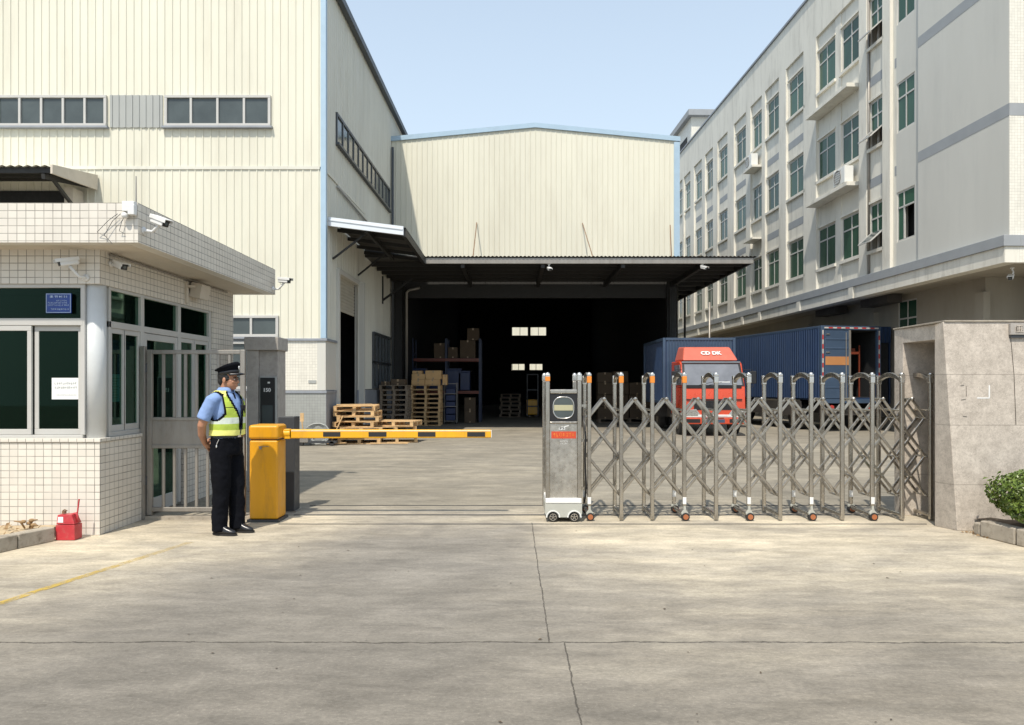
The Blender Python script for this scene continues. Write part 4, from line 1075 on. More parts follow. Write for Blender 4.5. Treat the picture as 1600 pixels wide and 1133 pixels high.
tag(leaves(60, lit2, .03, 5, 'dryleaf').build('leaf_litter', 'dryleaf', fix=False), kind='stuff')
st = MB()
for (a, b, c) in (((-4.84, 7.42, .12), (-4.80, 7.40, .20), (-4.73, 7.37, .21)), ((-4.86, 7.38, .12), (-4.89, 7.36, .19), (-4.95, 7.35, .20)), ((-4.78, 7.36, .13), (-4.76, 7.36, .16), (-4.70, 7.33, .16))):
    st.path([a, b, c], [.009, .012, .006], 6)
for p_ in ((-4.80, 7.39, .2), (-4.87, 7.37, .19), (-4.76, 7.36, .16), (-4.83, 7.4, .17)): st.ball(p_, (.03, .025, .018), 8, 5)
tag(st.build('dead_plant', 'dryleaf', smooth=True), 'small dried up plant stump in the sandy bed by the booth', 'plant')

jc = thing('jerrycan', 'faded red plastic jerrycan standing against the tiled booth wall', 'jerrycan', (-4.455, 7.44, 0))
m = MB()
m.box(-4.552, -4.362, 7.375, 7.505, 0.004, .155); m.box(-4.546, -4.368, 7.380, 7.50, .160, .165)
m.build('lower_body', 'red_can', jc, .016, seg=3)
m = MB(); m.box(-4.548, -4.366, 7.378, 7.502, .162, .172); m.add([(-4.546, 7.38, .172), (-4.368, 7.38, .172), (-4.368, 7.50, .172), (-4.546, 7.50, .172), (-4.540, 7.388, .255), (-4.40, 7.388, .255), (-4.40, 7.492, .255), (-4.540, 7.492, .255)],
    [(0, 1, 5, 4), (1, 2, 6, 5), (2, 3, 7, 6), (3, 0, 4, 7), (4, 5, 6, 7), (3, 2, 1, 0)])
m.build('upper_body', 'red_can', jc, .014, seg=3)
m = MB(); m.path([(-4.425, 7.44, .25), (-4.385, 7.44, .262), (-4.372, 7.44, .235), (-4.372, 7.44, .175)], .013, 8); m.build('handle', 'red_can', jc, smooth=True)
m = MB(); m.tube((-4.505, 7.44, .262), (-4.505, 7.44, .286), .02, seg=12); m.path([(-4.52, 7.44, .285), (-4.495, 7.43, .30), (-4.47, 7.435, .288)], .006, 6); m.build('cap', 'rust', jc)
m = MB(); m.tube((-4.385, 7.46, .25), (-4.372, 7.47, .40), .007, .008, 8); m.build('spout', 'red_can', jc)
m = MB(); m.quad((-4.534, 7.3775, .180), (-4.478, 7.3775, .180), (-4.482, 7.3835, .235), (-4.530, 7.3835, .235)); m.build('label_patch', 'paper', jc)
# ---------------------------------------------------------------- retractable gate
GF, GB = 8.46, 9.0
XS = [(p - 800) / 1155 * GF for p in (920.5, 970.5, 1019, 1069, 1118.6, 1169.6, 1218.6, 1267, 1315.5, 1362.5, 1409, 1454)]
tr_ = thing('gate_track', 'thin dark steel rails in the concrete under the retractable gate', 'rail', (0, 8.8, 0))
for yv, wd in ((8.82, .032), (9.52, .014), (8.24, .010)):
    m = MB(); m.box(-2.6, 4.62, yv - wd / 2, yv + wd / 2, 0, .007); m.build('rail', 'dark_steel', tr_)
rg = thing('retractable_gate', 'stainless steel retractable gate with scissor lattice and orange wheel hubs', 'gate', (2.8, 8.7, 0))
WH = {0, 3, 5, 7, 9}
for i, x in enumerate(XS):
    w_ = .0225; zt = 1.645
    m = MB()
    m.box(x - w_, x + w_, GF - w_, GF + w_, .17 if i in WH else .012, zt); m.box(x - w_, x + w_, GB - w_, GB + w_, .10 if i in WH else .012, zt - .005)
    m.box(x - .017, x + .017, GF + w_, GB - w_, .045, .085)
    m.box(x - .014, x + .014, GF + w_, GB - w_, 1.25, 1.275)
    f = m.build('frame', 'steel', rg, .017, seg=3)
    m = MB(); n = 14
    def aw_(t, h): return (GF - .02 + (GB - GF + .04) * t / n, 1.585 + h * math.sin(math.pi * t / n) ** .62)
    m.prism([aw_(t, .115) for t in range(n + 1)] + [(GB - .02 + (GF - GB + .04) * t / n, 1.575 + .07 * math.sin(math.pi * t / n) ** .62) for t in range(n + 1)], x - .019, x + .019, 'x')
    m.build('arch', 'steel', f, .005, seg=2)
    m = MB(); m.box(x - .026, x + .026, GF - .026, GF + .026, 1.655, 1.678); m.ball((x, GF, 1.678), (.024, .024, .02)); m.box(x - .026, x + .026, GB - .026, GB + .026, 1.56, 1.665)
    m.build('cap', 'steel_bright', f, .006)
    m = MB(); m.box(x - .0262, x + .0262, GF - .0262, GF + .0262, 1.575, 1.652); m.build('reflector' if i < 4 else 'collar', 'orange_refl' if i < 4 else 'steel_bright', f, .006)
    if i in WH:
        for yv, sgn in ((GF, -1), (GB, 1)):
            m = MB(); m.box(x - .021, x + .021, yv - .0235, yv + .0235, .19, .275); m.build('white_sleeve', 'white_plastic', f, .006)
            m = MB(); m.prism([(x - .013, .19), (x + .013, .19), (x + .02, .125), (x + .046, .092), (x + .046, .07), (x - .034, .07), (x - .034, .092), (x - .01, .125)], yv - .018, yv + .018, 'y')
            m.build('fork', 'skirt_grey', f, .006)
            m = MB(); m.tube((x + .012, yv - .028, .047), (x + .012, yv + .028, .047), .047, seg=24); m.build('wheel', 'rubber', f, .006)
            m = MB(); m.tube((x + .012, yv - .034, .047), (x + .012, yv + .034, .047), .030, seg=20); m.build('hub', 'orange_hub', f)
def xu(u):
    i = min(int(u // 2), 10); t = (u - 2 * i) / 2; return XS[i] + (XS[i + 1] - XS[i]) * t
def zk(k): return 1.392 - .2234 * k
def lat(u0, k0, u1, k1, yv):
    m = MB(); m.bar((xu(u0), yv, zk(k0)), (xu(u1), yv, zk(k1)), .017, .036, (0, 1, 0)); m.build('lattice_bar', 'steel', rg, .004, seg=1)
def lat2(u0, k0, u1, k1, yv):
    # width lies in the gate plane, so the flat bar faces the yard
    p, q = Vector((xu(u0), yv, zk(k0))), Vector((xu(u1), yv, zk(k1)))
    m = MB(); m.bar(p, q, .030, .016, (0, 1, 0)); m.build('lattice_bar', 'steel', rg, .004, seg=1)
for yv in (8.575, 8.745):
    for st in range(-5, 22, 2):
        u0, k0 = st, 0
        u1, k1 = st + 5, 5
        if u0 < 0: k0 -= u0; u0 = 0
        if u1 > 22: k1 -= u1 - 22; u1 = 22
        if u1 > u0: lat2(u0, k0, u1, k1, yv - .011)
    for st in range(1, 28, 2):
        u0, k0 = st, 0; u1, k1 = st - 5, 5
        if u1 < 0: k1 -= -u1; u1 = 0
        if u0 > 22: k0 += u0 - 22; u0 = 22
        if u0 > u1: lat2(u0, k0, u1, k1, yv + .011)
m = MB()
for i in range(11):
    x = xu(2 * i + 1); m.tube((x, 8.53, zk(0)), (x, 8.79, zk(0)), .011, seg=8); m.ball((x, 8.54, zk(0)), (.022, .014, .022), 10, 6)
    m.tube((x, 8.54, zk(4)), (x, 8.78, zk(4)), .009, seg=8)
for i in range(12):
    for k in (1, 3, 5): m.tube((XS[i], 8.535, zk(k)), (XS[i], 8.785, zk(k)), .010, seg=8)
m.split('cross_rod', 'steel', rg)
# drive head
DX0, DX1 = .362, .822
dh = MB()
for (x, y) in ((.405, 8.40), (.765, 8.40), (.388, 8.86), (.75, 8.86)): dh.box(x - .024, x + .024, y - .024, y + .024, .10, 1.60)
dh.box(.43, .741, 8.385, 8.42, 1.455, 1.502); dh.box(.429, .741, 8.385, 8.42, 1.115, 1.14); dh.box(.40, .76, 8.424, 8.836, .14, 1.10)
dv = dh.build('drive_head', 'steel', rg, .01)
m = MB()
for (x, y) in ((.405, 8.40), (.765, 8.40), (.388, 8.86), (.75, 8.86)): m.box(x - .027, x + .027, y - .027, y + .027, 1.60, 1.675); m.ball((x, y, 1.672), (.026, .026, .025))
m.build('cap', 'steel_bright', dv, .006)
m = MB(); m.box(.377, .433, 8.372, 8.428, 1.595, 1.652); m.build('reflector', 'orange_refl', dv, .006)
m = MB(); m.box(.43, .741, 8.40, 8.43, 1.142, 1.453); m.build('lamp_panel', 'black_plastic', dv)
m = MB(); n = 32
ring = []
for t in range(n + 1):
    a = 2 * math.pi * t / n; ring.append((.585 + .118 * math.copysign(abs(math.cos(a)) ** .75, math.cos(a)), 8.397, 1.295 + .122 * math.copysign(abs(math.sin(a)) ** .75, math.sin(a))))
m.path(ring, .007, 8, False); m.build('lamp_ring', 'steel_bright', dv, smooth=True)
m = MB(); m.prism([(.585 + .112 * math.copysign(abs(math.cos(2 * math.pi * t / n)) ** .75, math.cos(2 * math.pi * t / n)), 1.295 + .116 * math.copysign(abs(math.sin(2 * math.pi * t / n)) ** .75, math.sin(2 * math.pi * t / n))) for t in range(n)], 8.396, 8.402, 'y'); m.build('lamp_glass', 'glass_grey', dv)
m = MB(); m.box(.478, .692, 8.392, 8.397, 1.262, 1.325); m.build('lamp_bar', 'lamp_bar', dv, .004)
m = MB(); m.box(.43, .741, 8.402, 8.422, .275, 1.113); m.build('front_panel', 'steel_panel', dv, .003)
m = MB(); m.box(.447, .728, 8.3995, 8.402, .945, 1.025); m.build('red_strip', 'truck_red', dv)
m = MB(); strokes(m, (.447, .728, .945, 1.025), [(.52, .6, 7, .06, .94)], 8.3995, 21, 3, .0012); m.build('strip_lettering', 'orange_refl', dv)
m = MB()
for (a, b, c) in (((.535, 1.055), (.575, 1.078), .016), ((.545, 1.05), (.56, 1.075), .012), ((.575, 1.05), (.60, 1.078), .016), ((.57, 1.075), (.602, 1.05), .016), ((.60, 1.08), (.645, 1.092), .010), ((.53, 1.05), (.57, 1.05), .010)):
    m.bar((a[0], 8.401, a[1]), (b[0], 8.401, b[1]), .003, c)
m.build('emblem', 'white_plastic', dv)
m = MB()
strokes(m, (.54, .64, .87, .93), [(.75, .3, 6, .05, .95), (.3, .3, 5, .1, .9)], 8.402, 8, 4, .001); m.build('small_print', 'white_plastic', dv)
m = MB(); m.box(.378, .790, 8.365, 8.88, .21, .272)
m.build('white_band', 'white_plastic', dv, .012)
hood = [(.375, .208), (.793, .208), (.793, .10)]
def wheel_arch(cx, r):
    return [(cx + r * math.cos(math.pi * t / 8), .055 + r * math.sin(math.pi * t / 8)) for t in range(9)]
hood += [(.775, .06)] + wheel_arch(.705, .062) + wheel_arch(.465, .062) + [(.39, .06), (.375, .10)]
m = MB(); m.prism(hood, 8.368, 8.878, 'y'); m.build('skirt', 'skirt_grey', dv)
m = MB()
for cx in (.705, .465):
    pts_ = [(cx + .075 * math.cos(math.pi * t / 12), 8.368, .055 + .075 * math.sin(math.pi * t / 12)) for t in range(13)]
    for p, q in zip(pts_, pts_[1:]): m.bar(p, q, .012, .022, (0, 1, 0))
m.build('wheel_arch', 'white_plastic', dv)
for cx in (.705, .465):
    m = MB(); m.tube((cx, 8.375, .056), (cx, 8.45, .056), .056, seg=26); wv = m.build('wheel', 'rubber', dv, .008)
    m = MB()
    for k in range(5):
        a = 2 * math.pi * k / 5 + .3; m.bar((cx, 8.372, .056), (cx + .036 * math.cos(a), 8.372, .056 + .036 * math.sin(a)), .006, .014, (0, 1, 0))
    m.path([(cx + .037 * math.cos(2 * math.pi * t / 20), 8.373, .056 + .037 * math.sin(2 * math.pi * t / 20)) for t in range(21)], .005, 6, False)
    m.build('rim', 'steel_bright', dv)
m = MB(); m.box(.80, .865, 8.5, 8.53, .9, .93); m.box(.80, .865, 8.5, 8.53, 1.3, 1.33); m.box(.80, .865, 8.5, 8.53, .35, .38); m.build('coupling', 'steel', dv)
m = MB(); m.path([(.82, 8.48, 1.2), (.845, 8.47, .95), (.835, 8.47, .7), (.85, 8.47, .4), (.83, 8.48, .2)], .010, 8); m.build('cable', 'black_plastic', dv, smooth=True)

# ---------------------------------------------------------------- granite gate pocket on the right
gp = thing('gate_pocket', 'grey granite clad block with an open slot that the retractable gate slides into', 'granite wall', (6.8, 8.4, 0))
m = MB()
TZ = 2.224
fb_ = [(4.743, 7.876, 0), (9, 7.876, 0), (9, 8.14, 0), (4.652, 8.14, 0)]; ft_ = [(4.59, 7.876, TZ), (9, 7.876, TZ), (9, 8.14, TZ), (4.652, 8.14, TZ)]
m.add(fb_ + ft_, [(3, 2, 1, 0), (4, 5, 6, 7), (0, 1, 5, 4), (1, 2, 6, 5), (2, 3, 7, 6), (3, 0, 4, 7)])
m.box(4.652, 9, 8.80, 9.0, 0, TZ); m.box(4.653, 9, 8.14, 8.80, 2.05, TZ - .002); m.box(8.8, 9, 8.14, 8.8, 0, 2.05)
m.build('block', 'granite', gp, .006)
m = MB(); m.add([(4.60, 7.862, TZ), (9, 7.862, TZ), (9, 9.01, TZ), (4.64, 9.01, TZ), (4.60, 7.862, TZ + .018), (9, 7.862, TZ + .018), (9, 9.01, TZ + .018), (4.64, 9.01, TZ + .018)], [(3, 2, 1, 0), (4, 5, 6, 7), (0, 1, 5, 4), (1, 2, 6, 5), (2, 3, 7, 6), (3, 0, 4, 7)])
m.build('coping', 'kerb', gp, .004)
m = MB(); m.bar((5.31, 7.8755, 2.05), (5.345, 7.8755, 1.66), .004, .008, (0, 1, 0)); m.bar((5.345, 7.8755, 1.66), (5.365, 7.8755, 1.13), .004, .008, (0, 1, 0)); m.build('panel_joint', 'chassis', gp)
m = MB(); m.box(4.952, 5.085, 7.873, 7.876, 1.408, 1.420); m.box(5.075, 5.089, 7.873, 7.876, 1.42, 1.55); m.build('tape_mark', 'white_plastic', gp)
m = MB()
for (xa, za, xb, zb) in ((4.775, 1.545, 4.815, 1.55), (4.78, 1.395, 4.83, 1.40), (4.80, 1.22, 4.845, 1.215), (4.835, 1.54, 4.838, 1.43)): m.bar((xa, 7.8755, za), (xb, 7.8755, zb), .003, .007, (0, 1, 0))
m.build('scratches', 'chassis', gp)
pq = thing('name_plaque', 'stone name plaque with carved characters at the top right edge of the granite block', 'plaque', (5.7, 7.86, 2.13))
m = MB(); m.box(5.285, 6.9, 7.838, 7.874, 2.085, 2.205); m.build('plate', 'pillar_stone', pq, .004)
m = MB(); m.box(5.295, 6.9, 7.85, 7.874, 2.055, 2.083); m.build('shadow_strip', 'dark_steel', pq)  # dark strip standing in for the shadow line below the plaque
m = MB(); strokes(m, (5.30, 6.85, 2.09, 2.20), [(.5, .75, 12, .01, .99)], 7.838, 31, 8, .006); m.build('characters', 'granite', pq)

# ---------------------------------------------------------------- clipped shrub in a kerbed bed
kb2 = thing('kerb', 'weathered concrete kerb round the shrub bed at the granite wall', 'kerb', (4.95, 6.9, 0))
pts2 = [(4.86, 7.60), (4.93, 7.17), (5.06, 6.7), (5.28, 6.1), (5.6, 5.5)]
for (ax, ay), (bx, by) in zip(pts2, pts2[1:]):
    d = Vector((bx - ax, by - ay)).normalized() * .006; m = MB(); m.bar((ax + d.x, ay + d.y, .082), (bx - d.x, by - d.y, .082), .13, .165); m.build('kerb_stone', 'kerb', kb2, .014, seg=2)
m = MB(); m.box(4.80, 5.0, 7.60, 7.70, 0, .13); m.build('kerb_end', 'kerb', kb2, .02)
def kx2(y):
    for (ax, ay), (bx, by) in zip(pts2, pts2[1:]):
        if by <= y <= ay: return ax + (bx - ax) * (ay - y) / (ay - by) + .06
    return pts2[0][0] + .06
r = random.Random(4); vs = []; fs = []; n = 24
for j in range(n + 1):
    y = 5.6 + (7.87 - 5.6) * j / n
    for i in range(n + 1): vs.append((kx2(y) + (9 - kx2(y)) * i / n, y, .13 + r.uniform(-.015, .02)))
for j in range(n):
    for i in range(n): a = j * (n + 1) + i; fs.append((a, a + 1, a + n + 2, a + n + 1))
m = MB(); m.add(vs, fs); tag(m.build('soil', 'soil', fix=False, smooth=True), kind='stuff')
def shrub(label, cx, cy, rx, ry, h, seed, n):
    o = thing('shrub', label, 'shrub', (cx, cy, .13)); r = random.Random(seed)
    bumps = [(Vector((r.gauss(0, 1), r.gauss(0, 1), r.uniform(-.3, 1))).normalized(), r.uniform(-.20, .22)) for _ in range(40)]
    def place(rr):
        while True:
            d = Vector((rr.gauss(0, 1), rr.gauss(0, 1), rr.gauss(0, 1))).normalized()
            if d.z > -.75: break
        k = .92 + sum(b * max(0, d.dot(v) - .78) * 4.5 for v, b in bumps)
        k *= 1 - .50 * (rr.random() ** 1.8)
        if rr.random() < .03: k += rr.uniform(.03, .12)
        # clipped form: squarish in plan and section
        if d.z < 0:
            e_ = math.hypot(d.x, d.y); g_ = min(1.6, 1 / max(e_, .35)) ; g_ = 1 + (g_ - 1) * .8; d = Vector((d.x * g_, d.y * g_, d.z * 1.02))
        q = (abs(d.x) ** 3 + abs(d.y) ** 3 + abs(d.z) ** 3) ** (-1 / 3) * .93
        return (cx + d.x * rx * k * q, cy + d.y * ry * k * q, .13 + max(.02, h * .52 + d.z * h * .52 * k * q)), d + Vector((0, 0, .5))
    leaves(n, place, .047, seed, 'leaf', .6, .55).build('foliage', 'leaf', o, fix=False)
    m = MB()
    for i in range(16):
        a = r.uniform(0, 6.28); q = r.uniform(.3, .75)
        m.path([(cx + .12 * math.cos(a), cy + .1 * math.sin(a), .1), (cx + rx * q * .6 * math.cos(a), cy + ry * q * .6 * math.sin(a), h * .5), (cx + rx * q * math.cos(a), cy + ry * q * math.sin(a), h * .85)], [.012, .009, .004], 6)
    m.build('stem', 'rust', o, smooth=True)
shrub('dense clipped green shrub in a kerbed bed in front of the granite wall', 5.42, 7.33, .62, .40, .62, 3, 9000)
# ---------------------------------------------------------------- trucks
def corr_face(mb, a, b, z0, z1, pitch=.12, rd=.03, side=1): ribs(mb, a, b, z0, z1, pitch, pitch * .55, rd, side)
def truck_wheel(o, x, y, r=.40, wd=.22, tw=False):
    m = MB(); m.tube((x - wd / 2, y, r), (x + wd / 2, y, r), r, seg=28); w_ = m.build('wheel', 'rubber', o, .03)
    m = MB(); m.tube((x - wd / 2 - .01, y, r), (x + wd / 2 + .01, y, r), r * .55, seg=20); m.tube((x - wd / 2 - .03, y, r), (x + wd / 2 + .03, y, r), r * .2, seg=14); m.build('rim', 'gate_metal', w_)
def red_truck():
    o = thing('cargo_truck', 'blue box truck with an orange red cab parked facing the gate', 'truck', (0, 0, 0))
    W = .95
    prof = [(.0, .40), (.0, .82), (.02, 1.06), (.06, 1.50), (.40, 2.22), (.52, 2.29), (1.62, 2.30), (1.66, .62), (1.25, .62), (1.2, .85), (.45, .85), (.38, .62), (.30, .40)]
    m = MB(); m.prism(prof, -W, W, 'x'); m.build('cab', 'truck_red', o, .03, seg=3)
    m = MB()
    for s_ in (-1, 1):
        m.box(s_ * (W - .004), s_ * (W + .004), .30, .315, .7, 2.2); m.box(s_ * (W - .004), s_ * (W + .004), 1.18, 1.195, .7, 2.2)
    m.box(-.84, .84, -.012, .03, 1.10, 1.13); m.box(-.62, .62, -.008, .05, .80, 1.07)
    m.build('panel_gap', 'black_plastic', o)
    m = MB(); m.box(-.90, .90, .36, .50, 2.225, 2.285); m.build('sun_visor', 'truck_glass', o, .015)
    m = MB()
    m.add([(-.93, .052, 1.52), (.93, .052, 1.52), (.90, .380, 2.215), (-.90, .380, 2.215), (-.93, .10, 1.52), (.93, .10, 1.52), (.90, .42, 2.215), (-.90, .42, 2.215)], [(0, 1, 2, 3), (4, 7, 6, 5), (0, 4, 5, 1), (3, 2, 6, 7), (0, 3, 7, 4), (1, 5, 6, 2)])
    m.build('windscreen_surround', 'black_plastic', o, .012); m = MB()
    m.add([(-.87, .046, 1.55), (.87, .046, 1.55), (.83, .362, 2.195), (-.83, .362, 2.195), (-.87, .085, 1.55), (.87, .085, 1.55), (.83, .392, 2.195), (-.83, .392, 2.195)], [(0, 1, 2, 3), (4, 7, 6, 5), (0, 4, 5, 1), (3, 2, 6, 7), (0, 3, 7, 4), (1, 5, 6, 2)])
    m.build('windscreen', 'truck_glass', o, .012)
    m = MB(); m.box(-.84, .84, .035, .06, 1.46, 1.535)
    for s_ in (-1, 1): m.bar((s_ * .15 - .3, .05, 1.55), (s_ * .15 + .28, .115, 1.68), .015, .02)
    m.build('wiper_panel', 'black_plastic', o, .01)
    for s_ in (-1, 1):
        m = MB(); m.prism([(.17, 1.56), (1.15, 1.56), (1.15, 2.18), (.46, 2.18)], s_ * (W - .01), s_ * (W + .008), 'x'); dq = m.build('side_window', 'truck_glass', o)
        m = MB(); m.path([(s_ * W, .22, 2.02), (s_ * (W + .22), .06, 2.02), (s_ * (W + .24), .04, 1.5), (s_ * W, .22, 1.48)], .014, 6); mr = m.build('mirror_arm', 'black_plastic', o)
        m = MB(); m.box(s_ * (W + .13), s_ * (W + .33), .0, .07, 1.60, 1.98); m.build('mirror', 'black_plastic', o, .02)
        m = MB(); m.prism([(s_ * .38, .60), (s_ * .93, .60), (s_ * .93, .78), (s_ * .55, .83)], -.022, .03, 'y'); m.build('headlight', 'steel_bright', o, .01)
    m = MB()
    for k in range(4): m.box(-.36, .36, -.018, .02, .86 + k * .06, .90 + k * .06)
    m.prism([(-.12, .93), (0, .86), (.12, .93), (.12, 1.0), (-.12, 1.0)], -.03, .0, 'y')
    m.build('grille', 'black_plastic', o)
    m = MB(); m.box(-.96, .96, -.06, .2, .37, .57); m.build('bumper', 'truck_red', o, .03, seg=3)
    m = MB(); m.box(-.3, .3, -.066, -.05, .42, .52); m.build('number_plate', 'truck_blue2', o)
    m = MB(); m.box(-.86, -.44, -.064, -.05, .41, .53); m.box(.44, .86, -.064, -.05, .41, .53); m.box(-.28, .28, -.064, -.05, .54, .565); m.build('bumper_opening', 'black_plastic', o, .01)
    m = MB(); m.box(-.7, .6, .09, .13, 1.56, 1.62); m.box(.1, .5, .088, .12, 1.62, 1.66); m.build('dashboard_papers', 'paper', o)
    m = MB(); m.box(-.94, .94, -.03, .02, .585, .605); m.box(-.5, .5, -.028, .02, .62, .66); m.build('trim_strip', 'white_plastic', o)
    m = MB(); m.add([(-.86, .42, 2.31), (.86, .42, 2.31), (.72, .86, 2.75), (-.72, .86, 2.75), (-.86, 1.6, 2.31), (.86, 1.6, 2.31), (.74, 1.6, 2.78), (-.74, 1.6, 2.78)], [(0, 1, 2, 3), (4, 7, 6, 5), (0, 4, 5, 1), (3, 2, 6, 7), (0, 3, 7, 4), (1, 5, 6, 2)])
    fq = m.build('roof_fairing', 'truck_fade', o, .05, seg=3)
    text_mesh('CD DK', .20, 'white_plastic', o, 'lettering', (.06, .617, 2.545), (R(45), 0, 0), bold=.008, extrude=.006)
    m = MB(); m.box(-.45, .45, .25, 6.2, .55, .78); m.box(-.9, .9, 2.0, 2.5, .5, .9); m.box(-1.0, 1.0, 3.6, 4.4, .45, .9); m.build('chassis', 'chassis', o)
    bx = MB(); B0, B1, BW, Z0, Z1 = 1.78, 5.35, 1.145, .95, 3.10
    bx.box(-BW + .03, BW - .03, B0 + .035, B1 - .03, Z0 + .05, Z1 - .03)
    for s_ in (-1, 1): corr_face(bx, (s_ * (BW - .02), B0 + .06), (s_ * (BW - .02), B1 - .06), Z0 + .1, Z1 - .08, side=1 if s_ > 0 else -1)
    q = bx.build('cargo_box', 'truck_blue', o, fix=False)
    m = MB(); corr_face(m, (-BW + .08, B0 + .03), (BW - .08, B0 + .03), Z0 + .1, Z1 - .08, .10, .02, 1); m.build('front_panel', 'truck_blue2', q, fix=False)
    m = MB()
    for s_ in (-1, 1):
        for y in (B0, B1 - .08): m.box(s_ * BW - .05, s_ * BW + .04, y, y + .08, Z0, Z1)
        m.box(s_ * BW - .04, s_ * BW + .042, B0 + .08, B1 - .08, Z1 - .09, Z1 + .003); m.box(s_ * BW - .04, s_ * BW + .042, B0 + .08, B1 - .08, Z0 - .002, Z0 + .1)
    for y in (B0 + .001, B1 - .081): m.box(-BW + .05, BW - .05, y, y + .08, Z1 - .08, Z1 + .002); m.box(-BW + .05, BW - .05, y, y + .08, Z0 - .001, Z0 + .09)
    m.build('box_frame', 'truck_blue2', q, .008, seg=1)
    for (x, y) in ((-.82, .82), (.82, .82), (-.8, 4.2), (.8, 4.2)): truck_wheel(o, x, y)
    return o
rt = red_truck(); rt.location = (6.13, 22.4, 0)
def box_truck():
    o = thing('cargo_truck', 'long blue corrugated box truck with its right rear door open', 'truck', (0, 0, 0))
    W, L, Z0, Z1 = 1.09, 7.4, 1.05, 3.50
    # local: rear face at y=0 looking to -y, left side at x=-W
    m = MB(); corr_face(m, (-W, L), (-W, 0), Z0 + .06, Z1 - .06, .135, .035, 1); corr_face(m, (W, 0), (W, L), Z0 + .06, Z1 - .06, .135, .035, 1); q = m.build('cargo_box', 'truck_blue', o, fix=False)
    m = MB(); m.box(-W + .04, W - .04, .05, L, Z0, Z0 + .08); m.box(-W + .01, W - .01, .05, L, Z1 - .05, Z1); m.box(-W, W, L - .05, L, Z0, Z1); m.box(-.02 - W + .05, -W + .04, .06, L, Z0 + .08, Z1 - .05); m.build('box_shell', 'truck_blue', q)
    m = MB(); m.box(-W - .02, -W + .1, -.03, .09, Z0 - .1, Z1 + .02); m.box(W - .1, W + .02, -.03, .09, Z0 - .1, Z1 + .02); m.box(-W + .1, W - .1, -.03, .09, Z1 - .11, Z1 + .02); m.box(-W + .1, W - .1, -.03, .09, Z0 - .1, Z0 + .04); m.box(-W - .02, -W + .06, .09, L, Z1 - .06, Z1 + .018)
    m.build('rear_frame', 'truck_blue2', q, .006, seg=1)
    for mat, ph in (('white_tape', 0), ('red_tape', 1)):
        m = MB(); k = 0; z = Z0
        while z < Z1 - .15:
            if k % 2 == ph:
                for xx in (-W + .02, W - .07): m.box(xx, xx + .05, -.034, -.03, z, z + .15)
            z += .155; k += 1
        x = -W + .1; k = 0
        while x < W - .2:
            if k % 2 == ph: m.box(x, x + .15, -.034, -.03, Z1 - .07, Z1 - .025)
            x += .155; k += 1
        m.build('reflective_tape', mat, q)
    m = MB(); m.box(-W + .12, -.06, -.02, .03, Z0 + .06, Z1 - .13)
    for z in (1.45, 1.9, 2.75, 3.05): m.box(-W + .14, -.08, -.032, -.02, z, z + .05)
    d_ = m.build('rear_door', 'truck_blue2', o, .006, seg=1)
    m = MB(); m.box(-W + .14, -.08, -.027, -.0205, 2.22, 2.50); m.build('orange_panel', 'carton_or', d_)
    m = MB(); m.box(-.09, -.02, -.04, .03, Z0 + .02, Z1 - .12); m.tube((-.2, -.045, Z0 + .1), (-.2, -.045, Z1 - .2), .014, seg=8)
    m.build('door_edge', 'gate_metal', d_)
    m = MB()
    for z in (2.62, 3.22): m.box(-W + .16, -W + .3, -.04, -.02, z, z + .04)
    m.build('hinges', 'steel_bright', d_)
    m = MB(); m.box(W - .01, W + .05, -.9, -.03, Z0 + .06, Z1 - .13); 
    m = MB(); m.box(-.0, W - .15, .12, L - .1, Z0 + .08, Z0 + .1); m.box(-.06, -.04, .1, L - .1, Z0 + .1, Z1 - .1); m.box(W - .08, W - .05, .1, L - .1, Z0 + .1, Z1 - .1); m.box(-.04, W - .08, 3.6, 3.65, Z0 + .1, Z1 - .1); m.box(-.04, W - .08, .1, 3.6, Z1 - .13, Z1 - .1); m.build('dark_inside', 'inner', q)  # near-black lining added so the open cargo space stays dark
    m = MB(); m.box(.02, .60, .35, .9, 2.60, 2.68); m.box(.56, .60, .35, .39, Z0 + .1, 2.9); m.box(.1, .45, .4, .8, 2.68, 2.80); m.build('shelf', 'rack_orange', q)
    m = MB(); m.box(-.45, .45, .1, L + 1.6, .6, .88); m.box(-W + .1, W - .1, .1, .3, .55, .7); m.box(-W, -W + .05, 1.2, 4.6, .5, 1.0); m.box(W - .05, W, 1.2, 4.6, .5, 1.0); m.build('chassis', 'chassis', o)
    m = MB(); m.tube((-.7, -.03, .82), (-.7, .05, .82), .07, seg=14); m.tube((.7, -.03, .82), (.7, .05, .82), .07, seg=14); m.build('tail_lamp', 'red_tape', o)
    m = MB(); m.prism([(L + .25, .5), (L + .25, 2.4), (L + 1.4, 2.4), (L + 1.85, 1.5), (L + 1.9, .5)], -1.0, 1.0, 'x'); m.build('cab', 'truck_blue2', o, .05, seg=3)
    for (x, y) in ((-.85, 1.7), (.85, 1.7), (-.85, L + 1.0), (.85, L + 1.0)): truck_wheel(o, x, y, .46, .28)
    return o
bt = box_truck()
ang = math.atan(.192); c_, s_ = math.cos(ang), math.sin(ang)
cor = Vector((10.2, 24.4, 0)); bt.rotation_euler = (0, 0, ang)
bt.location = cor + Vector((c_, s_, 0)) * 1.09
bc = thing('cargo_container', 'partly hidden dark blue corrugated container behind the open box truck', 'container', (12.8, 25.6, 0))
m = MB(); ribs(m, (12.42, 25.6), (13.12, 25.6), 3.02, 3.56, .14, .07, .03, 1); m.box(12.42, 13.12, 25.64, 29, 3.5, 3.58); m.box(12.42, 12.46, 25.64, 29, .9, 3.5); m.box(13.08, 13.12, 25.64, 29, .9, 3.5); m.build('shell', 'truck_blue', bc, fix=False)
